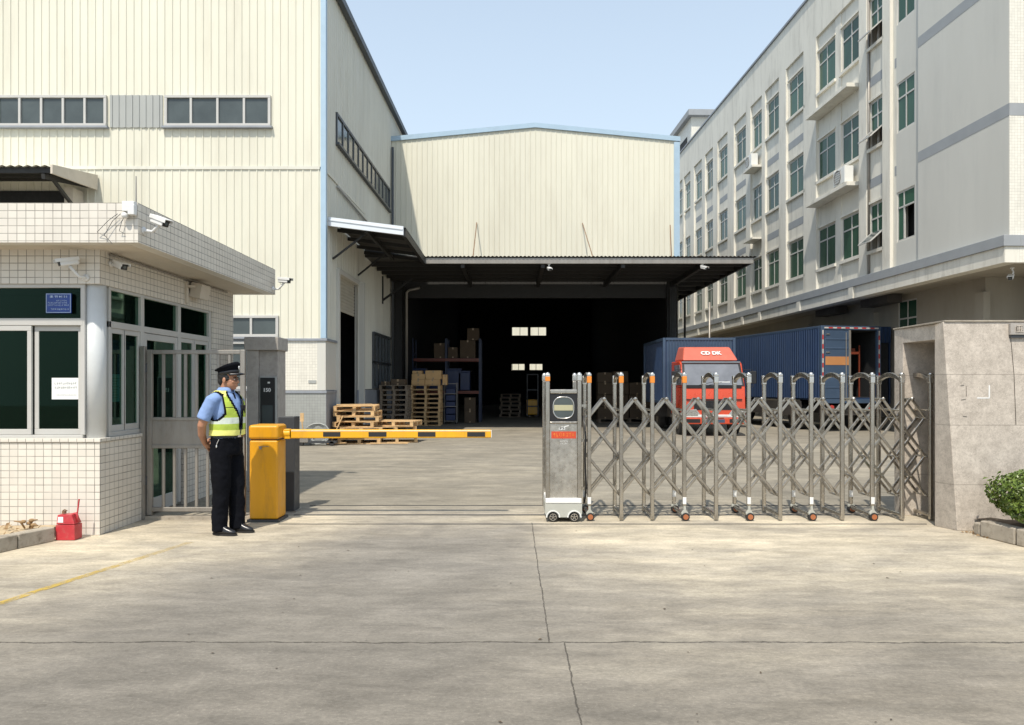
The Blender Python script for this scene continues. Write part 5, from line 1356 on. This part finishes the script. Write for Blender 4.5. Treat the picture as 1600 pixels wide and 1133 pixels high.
m = MB(); m.box(12.47, 13.07, 25.7, 29, .95, 3.4); m.build('dark_fill', 'inner', bc)  # black block added to stand for the dark open inside
m = MB(); m.box(12.5, 13.05, 25.7, 29, .45, .9); m.build('undercarriage', 'chassis', bc)

# ---------------------------------------------------------------- pallets, cartons, rack
def pallet(name, w_, d_, h, seed, mat):
    r = random.Random(seed); m = MB(); bt_ = .022
    for k in range(6):
        y = -d_ / 2 + (d_ - .1) * k / 5; m.box(-w_ / 2, w_ / 2, y, y + .1 - r.uniform(0, .012), h - bt_, h - r.uniform(0, .003))
    for x in (-w_ / 2, -.045, w_ / 2 - .09):
        m.box(x, x + .09, -d_ / 2 + .004, d_ / 2 - .004, h - .045, h - bt_)
        for y in (-d_ / 2 + .005, -.05, d_ / 2 - .105): m.box(x + .003, x + .087, y, y + .1, bt_, h - .045)
    for y in (-d_ / 2 + .006, -.05, d_ / 2 - .106): m.box(-w_ / 2 + .003, w_ / 2 - .003, y, y + .1, 0, bt_)
    o = m.build(name, mat, None); return o
ORD = ['lowest', 'second', 'third', 'fourth', 'fifth', 'sixth', 'seventh', 'eighth', 'topmost']
pm = {}
def place_pallet(kind, label, group, loc, rz=0, rx=0, ry=0):
    if kind not in pm:
        o = {'n': lambda: pallet('pallet', 1.14, 1.0, .168, 1, 'wood'), 'g': lambda: pallet('pallet', .98, 1.0, .168, 2, 'wood_old'), 's': lambda: pallet('pallet', 1.1, .9, .14, 3, 'wood')}[kind](); pm[kind] = o
    else:
        o = pm[kind].copy(); col.objects.link(o)
    tag(o, label, 'pallet', group); o.location = loc; o.rotation_euler = (R(rx), R(ry), R(rz)); return o
for k in range(9):
    place_pallet('n', ('%s pallet of the tall stack carrying new cartons' % ORD[k]) if k < 8 else 'topmost pallet of the tall stack, right under the cartons', 'pallets in the tall stack under the cartons', (-3.28 + rnd.uniform(-.02, .02), 28.6 + rnd.uniform(-.02, .02), .005 + k * .1725), rnd.uniform(-1.2, 1.2))
for k in range(9):
    place_pallet('g', '%s grey pallet of the shaded stack beside the barred window' % ORD[k], 'grey pallets in the shaded stack', (-4.12 + rnd.uniform(-.02, .02), 26.2 + rnd.uniform(-.02, .02), .005 + k * .1725), rnd.uniform(-1.5, 1.5))
# heap of loose pallets by the hall corner
heap = [((-4.05, 19.85, .004), 5, 0, 'bottom pallet of the loose heap by the hall corner'), ((-4.12, 19.95, .15), -5, 0, 'second pallet of the loose heap by the hall corner'), ((-4.02, 19.9, .295), 6, 0, 'third pallet of the loose heap by the hall corner'), ((-4.18, 20.0, .440), -3, 0, 'fourth pallet of the loose heap by the hall corner'),
        ((-4.10, 19.95, .585), 4, 0, 'fifth pallet of the loose heap by the hall corner'), ((-4.16, 20.0, .730), -4, 0, 'sixth pallet of the loose heap by the hall corner'), ((-4.2, 20.03, .875), 3, 2, 'topmost pale pallet of the loose heap by the hall corner')]
for k_, (dx_, rz_) in enumerate(((.0, 8), (.06, -6), (-.05, 11), (.03, -9))): heap.append(((-3.15 + dx_, 20.3, .004 + k_ * .148), rz_, 0, '%s pallet of the lower pile right of the loose heap' % ('bottom', 'second', 'third', 'topmost')[k_]))
for (l, rz, rx, lb) in heap: place_pallet('s', lb, 'loose pallets by the hall corner', l, rz, rx)
place_pallet('s', 'broken pallet leaning over at the left foot of the loose heap', 'loose pallets by the hall corner', (-4.35, 19.30, .20), 9, -12, -3).scale = (.8, .5, .7)
for i, (a, b, lb) in enumerate((((-4.9, 19.3, .03), (-4.3, 19.18, .06), 'loose plank lying at the left foot of the pallet heap'), ((-4.75, 19.35, .05), (-4.45, 19.45, .75), 'thin plank leaning against the left side of the pallet heap'), ((-3.7, 19.3, .04), (-2.75, 19.5, .02), 'long plank lying in front of the lower pallet pile'), ((-4.6, 19.4, 1.04), (-3.7, 19.55, 1.05), 'plank lying on top of the pallet heap'))):
    a, b = Vector(a), Vector(b); m = MB(); m.bar(a, b, .09, .022); tag(m.build('plank', 'wood', None), lb, 'plank')
def carton(label, x0, x1, y0, y1, z0, z1, mat='carton', group=None):
    c = Vector(((x0 + x1) / 2, (y0 + y1) / 2, z0)); o = thing('carton', label, 'carton', c, group)
    m = MB(); m.box(x0, x1, y0, y1, z0, z1); b = m.build('box', mat, o, .006, seg=1)
    m = MB(); xm = (x0 + x1) / 2; m.box(xm - .03, xm + .03, y0 - .003, y1 + .003, z1 - .001, z1 + .003); m.box(xm - .03, xm + .03, y0 - .003, y0 - .0005, z1 - .08, z1 - .001); m.box(xm - .028, xm + .028, y0 - .003, y0 - .0005, z0 + .004, z0 + .06); m.build('tape', 'tape', o)
    return o
zt = .005 + 9 * .1725 + .002
carton('lower left carton on the tall pallet stack', -3.83, -3.32, 28.15, 28.7, zt, zt + .20); carton('lower right carton on the tall pallet stack', -3.31, -2.75, 28.15, 28.75, zt, zt + .22)
carton('middle left carton on the tall pallet stack', -3.82, -3.32, 28.17, 28.7, zt + .204, zt + .42); carton('large bright upper carton on the tall pallet stack', -3.30, -2.70, 28.16, 28.8, zt + .224, zt + .55)
carton('small flat carton on top at the left of the tall pallet stack', -3.8, -3.42, 28.2, 28.65, zt + .425, zt + .54); carton('small carton at the back right of the tall pallet stack', -2.68, -2.5, 28.5, 28.9, zt + .0, zt + .4)
carton('shaded carton on top of the shaded grey pallet stack', -4.25, -3.75, 25.9, 26.5, zt, zt + .20, 'carton_shaded'); carton('flat shaded carton at the left on the shaded grey pallet stack', -4.6, -4.27, 25.9, 26.4, zt, zt + .12, 'carton_shaded')
def rack(label, x0, x1, y, lev, nb):
    o = thing('pallet_rack', label, 'rack', ((x0 + x1) / 2, y, 0))
    for i in range(nb + 1):
        x = x0 + (x1 - x0) * i / nb; m = MB()
        for yy_ in (y, y + 1.0): m.box(x - .05, x + .05, yy_ - .04, yy_ + .04, 0, lev[-1] + .9)
        for k in range(5): m.bar((x, y, .3 + k * .6), (x, y + 1.0, .6 + k * .6), .03, .03)
        m.build('upright', 'rack_blue', o)
    for z in lev:
        for yy_ in (y - .03, y + 1.03):
            m = MB(); m.box(x0 + .05, x1 - .05, yy_ - .025, yy_ + .025, z - .06, z + .06); m.build('beam', 'rack_orange', o)
        m = MB(); m.box(x0, x1, y, y + 1.0, z + .06, z + .075); m.build('shelf', 'inner', o)
    return o
rack('blue and orange pallet rack loaded with cartons inside the warehouse', -4.2, -1.35, 31.2, (1.25, 2.62), 2)
for i, (x0, x1, h, zb) in enumerate(((-3.3, -2.75, .62, 2.70), (-2.2, -1.55, .75, 2.70), (-2.7, -2.3, .45, 2.70), (-1.9, -1.4, .5, 3.46))):
    carton(('wide carton at the left on the upper rack shelf', 'tall carton at the right on the upper rack shelf', 'small carton in the middle of the upper rack shelf', 'carton perched on the tall one on the upper rack shelf')[i], x0, x1, 31.25, 31.9, zb, zb + h, 'carton_shaded')
for i, x in enumerate((-3.95, -3.2, -2.45, -1.98)):
    o = thing('plastic_bin', 'blue plastic bin, number %s from the left on the lower rack shelf' % ('one', 'two', 'three', 'four')[i], 'bin', (x, 31.6, 1.34), 'blue bins on the rack')
    m = MB(); m.box(x - .3, x + .3 if i < 3 else x + .2, 31.2, 31.9, 1.335, 2.2 - .1 * (i % 2)); m.build('tub', 'bin_blue', o, .03)
    m = MB(); m.box(x - .32, x + .32 if i < 3 else x + .22, 31.18, 31.92, 2.2 - .1 * (i % 2), 2.26 - .1 * (i % 2)); m.build('rim', 'bin_blue', o, .01)
for i, (x, y, h) in enumerate(((-2.45, 29.6, 1.3), (-2.42, 29.62, .01))):
    if i == 0:
        o = thing('bin_trolley', 'blue plastic crates in a wheeled cage beside the tall pallet stack', 'trolley', (x, y, 0))
        for k in range(5):
            m = MB(); m.box(x - .18, x + .2, y - .3, y + .3, .15 + k * .26, .38 + k * .26); m.build('crate', 'bin_blue', o, .02)
        m = MB()
        for sx in (-.23, .25):
            for sy in (-.34, .34): m.tube((x + sx, y + sy, .05), (x + sx, y + sy, 1.65), .014, seg=6)
        for z in (.12, .7, 1.2, 1.6):
            m.box(x - .23, x + .25, y - .35, y - .33, z, z + .02)
        m.build('cage', 'gate_metal', o)
        for sx in (-.2, .22):
            m = MB(); m.tube((x + sx - .02, y - .3, .05), (x + sx + .02, y - .3, .05), .05, seg=12); m.build('wheel', 'rubber', o)
for i in range(2):
    carton(('carton standing at the foot of the rack in the warehouse', 'carton stacked on another at the foot of the rack')[i], -1.95, -1.5, 30.3, 30.8, .01 + i * .52, .52 + i * .52, 'carton_shaded')
# cartons at the right inside the hall, seen through the gate lattice
W2 = ('left', 'middle', 'right', 'far right')
for row in range(4):
    for c in range(4):
        if row == 3 and c in (2,): continue
        x0 = 3.55 + c * .66; h = .46 - .05 * ((c + row) % 2)
        carton('%s carton in the %s row of the block stacked inside the warehouse' % (W2[c], ('bottom', 'second', 'third', 'top')[row]), x0, x0 + .62, 30.6 + .1 * (row % 2), 31.3, .17 + row * .50, .17 + row * .50 + (.49 if row < 3 else h), 'carton_shaded', None)
bs = pallet('pallet', 2.6, .9, .165, 8, 'wood_old'); bs.location = (4.88, 31, .002); tag(bs, 'broad grey pallet under the block of cartons inside the warehouse', 'pallet')
# a stacker standing deep inside, with wrapped pallets
for k in range(6): place_pallet('g', '%s pallet of the stack standing deep inside the dark warehouse' % ORD[k], 'pallets deep inside the warehouse', (-.1 + .04 * (k % 2), 36.2, .005 + k * .19), rnd.uniform(-3, 3))
sk = thing('pallet_stacker', 'pedestrian pallet stacker parked deep in the dark warehouse', 'stacker', (1.0, 36.5, 0))
m = MB(); m.box(.7, 1.3, 36.3, 36.9, .1, .85); m.build('body', 'yellow', sk, .05)
m = MB()
for x in (.72, 1.24): m.box(x, x + .05, 36.1, 36.2, .05, 2.1)
for z in (.5, 1.3, 2.05): m.box(.72, 1.29, 36.12, 36.18, z, z + .05)
m.build('mast', 'dark_steel', sk)
m = MB(); m.box(.8, .9, 35.1, 36.1, .06, .1); m.box(1.1, 1.2, 35.1, 36.1, .06, .1); m.build('fork', 'dark_steel', sk)
m = MB()
for x in (.75, 1.25): m.tube((x - .04, 36.6, .1), (x + .04, 36.6, .1), .1, seg=14)
m.build('wheel', 'rubber', sk)
# pallet jack beside the hall corner
pj = thing('pallet_jack', 'hand pallet jack with a tan upright handle beside the loose pallets', 'pallet jack', (-5.3, 19.0, 0))
m = MB(); m.path([(-5.33, 18.95, .2), (-5.36, 18.9, .55), (-5.37, 18.9, .80)], .018, 8); m.box(-5.41, -5.32, 18.885, 18.915, .62, .84); m.build('handle', 'wood', pj)
m = MB(); m.box(-5.45, -5.2, 18.85, 19.1, .08, .28); m.tube((-5.32, 18.95, .2), (-5.32, 18.95, .42), .05, seg=12); m.build('pump_head', 'gate_metal', pj, .02)
m = MB(); m.box(-5.22, -4.5, 18.86, 18.93, .07, .12); m.box(-5.22, -4.5, 19.03, 19.10, .07, .12); m.build('fork', 'dark_steel', pj)
for x in (-5.38, -4.6):
    m = MB(); m.tube((x, 18.86, .06), (x, 18.95, .06), .06, seg=14); m.build('wheel', 'rubber', pj)
hs = thing('hose_coil', 'coil of pale grey hose propped by the grey dado near the hall corner', 'hose', (-5.0, 19.05, .3))
m = MB(); m.path([(-5.0 + (.17 + .003 * t) * math.cos(t * .5), 19.08 - .001 * t, .30 + (.22 + .001 * t) * math.sin(t * .5)) for t in range(60)], .016, 6); m.build('hose', 'greypanel', hs, smooth=True)
# ---------------------------------------------------------------- the guard
pe = thing('person', 'security guard in peaked cap and lime vest standing with hands behind his back', 'person', (0, 0, 0))
TOR = [(.80, .170, .120, .0), (.90, .176, .126, .0), (.98, .168, .124, -.004), (1.06, .164, .126, -.010), (1.16, .172, .124, -.010), (1.26, .182, .120, -.006), (1.33, .186, .110, .002), (1.385, .172, .092, .010), (1.42, .128, .076, .016), (1.445, .078, .066, .018), (1.48, .062, .060, .012)]
def tor(z):
    for a, b in zip(TOR, TOR[1:]):
        if a[0] <= z <= b[0]:
            t = (z - a[0]) / (b[0] - a[0]); t2 = t
            return [a[i] + (b[i] - a[i]) * t2 for i in (1, 2, 3)]
    return TOR[0][1:] if z < TOR[0][0] else TOR[-1][1:]
HC = Vector((.0, -.022, 1.565))                       # head centre
Rz = Matrix.Rotation(R(8), 3, 'Z')                    # head turned a little
def hd(x, y, z): return HC + Rz @ Vector((x, y, z))
ARM = {-1: [(-.165, .008, 1.365), (-.212, .020, 1.345), (-.236, .062, 1.22), (-.248, .104, 1.105), (-.200, .140, 1.01), (-.105, .176, .915)],
       1: [(.165, .008, 1.365), (.212, .020, 1.345), (.236, .062, 1.22), (.246, .100, 1.105), (.180, .140, 1.005), (.055, .172, .93)]}
ARR = [.054, .052, .047, .042, .038, .027]
LEG = {-1: [(-.084, .004, .84), (-.086, .006, .66), (-.086, .000, .47), (-.087, .014, .28), (-.088, .020, .09)],
       1: [(.084, .000, .84), (.088, -.024, .66), (.090, -.046, .47), (.092, -.050, .28), (.095, -.054, .09)]}
LRR = [.098, .088, .062, .056, .042]
b = MB()
b.loft([(0, c, z, a * .93, d * .93) for z, a, d, c in TOR], 28)
b.path([(0, .014, 1.42), (0, .004, 1.47), (0, -.008, 1.53)], [.062, .058, .058], 18)
b.ball(hd(0, .012, .038), (.074, .094, .088), 24, 16)         # skull
b.ball(hd(0, -.030, -.040), (.058, .062, .070), 20, 14)       # face
b.ball(hd(0, -.052, -.088), (.030, .026, .024), 14, 10)       # chin
b.ball(hd(0, -.072, .012), (.048, .016, .012), 14, 8)         # brow
b.path([hd(0, -.086, .004), hd(0, -.102, -.030), hd(0, -.098, -.042)], [.009, .014, .013], 10)  # nose
b.ball(hd(0, -.086, -.066), (.024, .009, .005), 12, 8); b.ball(hd(0, -.084, -.076), (.021, .010, .006), 12, 8)  # lips
for s in (-1, 1):
    b.ball(hd(s * .036, -.070, -.030), (.022, .016, .018), 12, 8)    # cheek
    b.ball(hd(s * .075, .010, -.015), (.010, .020, .031), 12, 8)     # ear
    b.path(ARM[s], ARR, 16)
    b.path(LEG[s], LRR, 18)
def hand(s, wrist, tip):
    w_ = Vector(wrist); d = (Vector(tip) - w_).normalized(); side = Vector((0, 0, 1)).cross(d).normalized(); up = d.cross(side)
    b.path([w_ - d * .02, w_ + d * .03, w_ + d * .085], [.026, .036, .034], 12, flat=.62)
    for k, (ln, o) in enumerate(((.066, .026), (.076, .009), (.071, -.009), (.056, -.026))):
        p0 = w_ + d * .080 + up * o
        p1 = p0 + d * ln * .5 + Vector((0, .006, -.004)); p2 = p1 + (d * .6 + Vector((0, -.55, -.25))).normalized() * ln * .3; p3 = p2 + (d * .1 + Vector((0, -.9, -.3))).normalized() * ln * .28
        b.path([p0, p1, p2, p3], [.0095, .009, .008, .007], 8)
    t0 = w_ + d * .028 + up * .03; b.path([t0, t0 + d * .03 + up * .022, t0 + d * .06 + up * .020], [.012, .0105, .008], 8)
hand(-1, ARM[-1][-1], (.02, .200, .845)); hand(1, ARM[1][-1], (-.06, .205, .88))
body = smooth_mods(b.build('body', 'skin', pe, smooth=True), .0062, 2)
# eyes
for s in (-1, 1):
    m = MB(); m.ball(hd(s * .030, -.080, -.004), (.010, .008, .006), 10, 8); m.build('eye', 'white_plastic', body, smooth=True)
    m = MB(); m.ball(hd(s * .030, -.0865, -.004), (.0045, .003, .0045), 8, 6); m.build('pupil', 'black_plastic', body, smooth=True)
    m = MB(); m.path([hd(s * .014, -.090, .014), hd(s * .032, -.088, .019), hd(s * .05, -.078, .013)], .004, 6); m.build('eyebrow', 'hair', body)
m = MB()
for s in (-1, 1):
    m.path([hd(s * .031 + .020 * math.cos(t * .5236), -.098 + .004 * abs(math.cos(t * .5236)), -.006 + .015 * math.sin(t * .5236)) for t in range(13)], .0022, 6, False)
    m.path([hd(s * .051, -.094, -.002), hd(s * .074, -.04, .002), hd(s * .078, .01, -.002)], .0022, 6)
m.path([hd(-.011, -.102, -.004), hd(.011, -.102, -.004)], .0022, 6); m.build('glasses', 'black_plastic', pe)
h = MB(); h.ball(hd(0, .020, .030), (.079, .094, .078), 24, 14); h.ball(hd(0, .062, -.018), (.064, .044, .055), 18, 12)
for s in (-1, 1): h.ball(hd(s * .068, -.012, .010), (.010, .014, .026), 10, 8)
hr = smooth_mods(h.build('hair', 'hair', pe, smooth=True), .007, 2)
# peaked cap, tilted back to front
CR_ = Matrix.Rotation(R(-9), 3, 'X')
def cp(x, y, z): return HC + Vector((0, 0, .058)) + Rz @ (CR_ @ Vector((x, y, z)))
def ring(rx, ry, z, cy=0, n=36, dz=0): return [cp(rx * math.cos(2 * math.pi * k / n), cy + ry * math.sin(2 * math.pi * k / n), z - dz * math.sin(2 * math.pi * k / n)) for k in range(n)]
def rings(m, rr):
    n = len(rr[0]); vs = [v for r_ in rr for v in r_]; fs = []
    for i in range(len(rr) - 1):
        for k in range(n): fs.append((i * n + k, i * n + (k + 1) % n, (i + 1) * n + (k + 1) % n, (i + 1) * n + k))
    fs.append(tuple(range(n))); fs.append(tuple((len(rr) - 1) * n + k for k in range(n))); m.add(vs, fs)
m = MB(); rings(m, [ring(.082, .101, -.012), ring(.084, .103, .012), ring(.086, .105, .034), ring(.112, .126, .052, .003, dz=.012), ring(.116, .130, .064, .003, dz=.018), ring(.098, .112, .076, .001, dz=.026), ring(.05, .06, .080, 0, dz=.014)])
cap = m.build('cap', 'navy', pe, smooth=True)
m = MB(); rings(m, [ring(.0845, .1035, -.014), ring(.0868, .106, .018), ring(.0855, .1045, .020)]); m.build('cap_band', 'leather', cap, smooth=True)
m = MB(); n = 20; vs = []; fs = []
for i in range(n + 1):
    a = R(200 + 140 * i / n); c, s = math.cos(a), math.sin(a)
    for k, (e, dz) in enumerate(((0, 0), (.5, -.008), (1, -.024))): vs.append(cp(.083 * c + .004 * e * c, .102 * s + .068 * e * (s if s < 0 else 0) * min(1, 1.25 * abs(s)), -.008 + dz))
for i in range(n):
    for k in range(2): fs.append((i * 3 + k, i * 3 + k + 1, i * 3 + k + 4, i * 3 + k + 3))
m.add(vs, fs); vz = m.build('visor', 'leather', cap, smooth=True, fix=False); so = vz.modifiers.new('solid', 'SOLIDIFY'); so.thickness = .005
m = MB(); m.ball(cp(0, -.120, .038), (.015, .006, .021), 12, 8, Rz); m.build('badge', 'metal_badge', cap, smooth=True)
# shirt with short sleeves and collar
m = MB(); m.loft([(0, c, z, a + .008, d + .009) for z, a, d, c in TOR if .88 < z < 1.44] + [(0, .018, 1.447, .074, .066)], 32)
for s in (-1, 1): m.path([(s * .140, .008, 1.375), ARM[s][1], (ARM[s][2][0] - s * .002, ARM[s][2][1], 1.235), (s * .246, .090, 1.165)], [.064, .066, .064, .066], 18)
sh = smooth_mods(m.build('shirt', 'shirt', pe, smooth=True), .0085, 3)
m = MB()
rings_ = []
for (rx, ry, z, dy) in ((.076, .070, 1.435, .018), (.071, .068, 1.462, .012), (.073, .071, 1.478, .006), (.084, .082, 1.452, .012), (.088, .086, 1.432, .016)):
    rings_.append([Vector((rx * math.sin(t), dy - ry * math.cos(t), z - .026 * math.exp(-(min(t, 6.283 - t) / .5) ** 2) * (1 if z < 1.46 else .7))) for t in [R(14 + 332 * k / 30) if True else 0 for k in range(31)]])
vs = [v for r_ in rings_ for v in r_]; fs = []
for i in range(len(rings_) - 1):
    for k in range(30): fs.append((i * 31 + k, i * 31 + k + 1, (i + 1) * 31 + k + 1, (i + 1) * 31 + k))
# t runs from -pi.. so recentre
m.add(vs, fs); co = m.build('collar', 'shirt', sh, smooth=True, fix=False); q = co.modifiers.new('solid', 'SOLIDIFY'); q.thickness = .004
m = MB(); m.prism([(-.014, 1.425), (.014, 1.425), (.010, 1.395), (.024, 1.10), (0, 1.06), (-.024, 1.10), (-.010, 1.395)], -.145, -.138, 'y')
for i, v in enumerate(m.v):
    a, d, c = tor(v[2]); m.v[i] = (v[0], c - d - .012 - (.006 if v[1] < -.142 else 0), v[2])
m.build('tie', 'navy', pe)
for s in (-1, 1):
    m = MB(); m.bar((s * .10, .012, 1.432), (s * .175, .012, 1.405), .05, .012); m.build('epaulette', 'navy', sh, .004)
# trousers, belt, shoes
m = MB(); m.loft([(0, c, z, a + .012, d + .012) for z, a, d, c in TOR if z < 1.0], 32)
for s in (-1, 1):
    L = LEG[s]; m.path([L[0], L[1], L[2], L[3], (L[4][0], L[4][1], .11), (L[4][0], L[4][1] - .004, .035)], [.106, .100, .086, .079, .077, .079], 20)
r = random.Random(2)
tq = smooth_mods(m.build('trousers', 'navy', pe, smooth=True), .009, 3)
tx = bpy.data.textures.new('folds', 'CLOUDS'); tx.noise_scale = .09
for ob, st in ((tq, .022), (sh, .014)):
    dm = ob.modifiers.new('folds', 'DISPLACE'); dm.texture = tx; dm.strength = st; dm.mid_level = .5; dm.texture_coords = 'LOCAL'
m = MB(); m.loft([(0, -.004, .975, .183, .139), (0, -.004, 1.018, .181, .139)], 36); bl = m.build('belt', 'leather', pe, smooth=False)
m = MB(); m.box(-.024, .024, -.152, -.140, .978, 1.016); m.build('buckle', 'metal_badge', bl, .004)
m = MB(); m.path([(-.186, -.045, .965), (-.190, -.03, .93), (-.190, -.02, .91)], .0035, 6); m.ball((-.190, -.02, .895), (.006, .007, .014)); m.build('keys', 'metal_badge', bl)
for s in (-1, 1):
    x, y = LEG[s][4][0], LEG[s][4][1]; m = MB()
    m.loft([(x, y - .062, .0, .046, .135), (x, y - .062, .018, .048, .138)], 26, .8); sole = m
    so_ = sole.build('shoe', 'rubber', pe)
    u = MB(); u.loft([(x, y - .060, .016, .046, .132), (x, y - .055, .045, .044, .122), (x, y - .030, .070, .040, .085), (x, y - .005, .095, .040, .052), (x, y, .12, .042, .046)], 26, .85); u.build('upper', 'leather', so_, smooth=True)
# reflective vest
NT_, NZ = 112, 64
ZB, ZT = .995, 1.438
m = MB()
idx = {}
def vp(t, z):
    a, d, c = tor(z); k = .026 if z < 1.3 else .026 - .006 * (z - 1.3) / .13
    # armhole shoulders sit over the sleeve
    return Vector(((a + k) * math.sin(t), c - (d + k) * math.cos(t), z + .004))
def keep(t, z):
    ang = abs((t + math.pi) % (2 * math.pi) - math.pi)      # 0 = front, pi = back
    f = (z - ZB) / (ZT - ZB)
    if f > .36:                                              # armhole
        w_ = .62 * min(1, ((f - .36) / .16)) ** .5 * (1 if f < .90 else max(0, 1 - (f - .90) / .06))
        if abs(ang - math.pi / 2) < w_: return False
    if ang < math.pi / 2:
        v = .045 + max(0, (f - .42)) * 1.0
        if ang < v: return False
    return True
cells = {}
for j in range(NZ):
    for i in range(NT_):
        t = 2 * math.pi * (i + .5) / NT_; z = ZB + (ZT - ZB) * (j + .5) / NZ
        if keep(t, z): cells[(i, j)] = 1
for (i, j) in cells:
    t = 2 * math.pi * (i + .5) / NT_; ang = abs((t + math.pi) % (2 * math.pi) - math.pi); f = (j + .5) / NZ
    edge = any(((i + di) % NT_, j + dj) not in cells for di in (-2, -1, 0, 1, 2) for dj in (-2, -1, 0, 1, 2) if 0 <= j + dj < NZ)
    if f < .13: mi = 2
    elif edge: mi = 3
    elif .26 < f < .40 : mi = 1
    elif f < .26: mi = 0
    elif .62 < f < .645: mi = 3
    else: mi = 0
    if f > .88: mi = 2 if not edge else 3
    ids = []
    for (di, dj) in ((0, 0), (1, 0), (1, 1), (0, 1)):
        key = ((i + di) % NT_, j + dj)
        if key not in idx:
            idx[key] = len(m.v); m.v.append(tuple(vp(2 * math.pi * key[0] / NT_, ZB + (ZT - ZB) * key[1] / NZ)))
        ids.append(idx[key])
    m.f.append(ids); m.mi.append(mi)
ve = m.build('vest', ['vest_lime', 'vest_silver', 'vest_yellow', 'navy'], pe, smooth=True, fix=True)
so = ve.modifiers.new('solid', 'SOLIDIFY'); so.thickness = .006; so.offset = 1
dm = ve.modifiers.new('folds', 'DISPLACE'); dm.texture = tx; dm.strength = .012; dm.texture_coords = 'LOCAL'
m = MB(); m.box(.045, .10, -.150, -.128, 1.215, 1.30); m.path([(.07, -.14, 1.30), (.09, -.12, 1.36)], .007, 6); m.build('radio', 'black_plastic', ve, .006)
pe.rotation_euler = (0, 0, R(75)); pe.location = (-2.985, 7.74, .003)
pe.scale = (1.03, 1.03, 1.03)
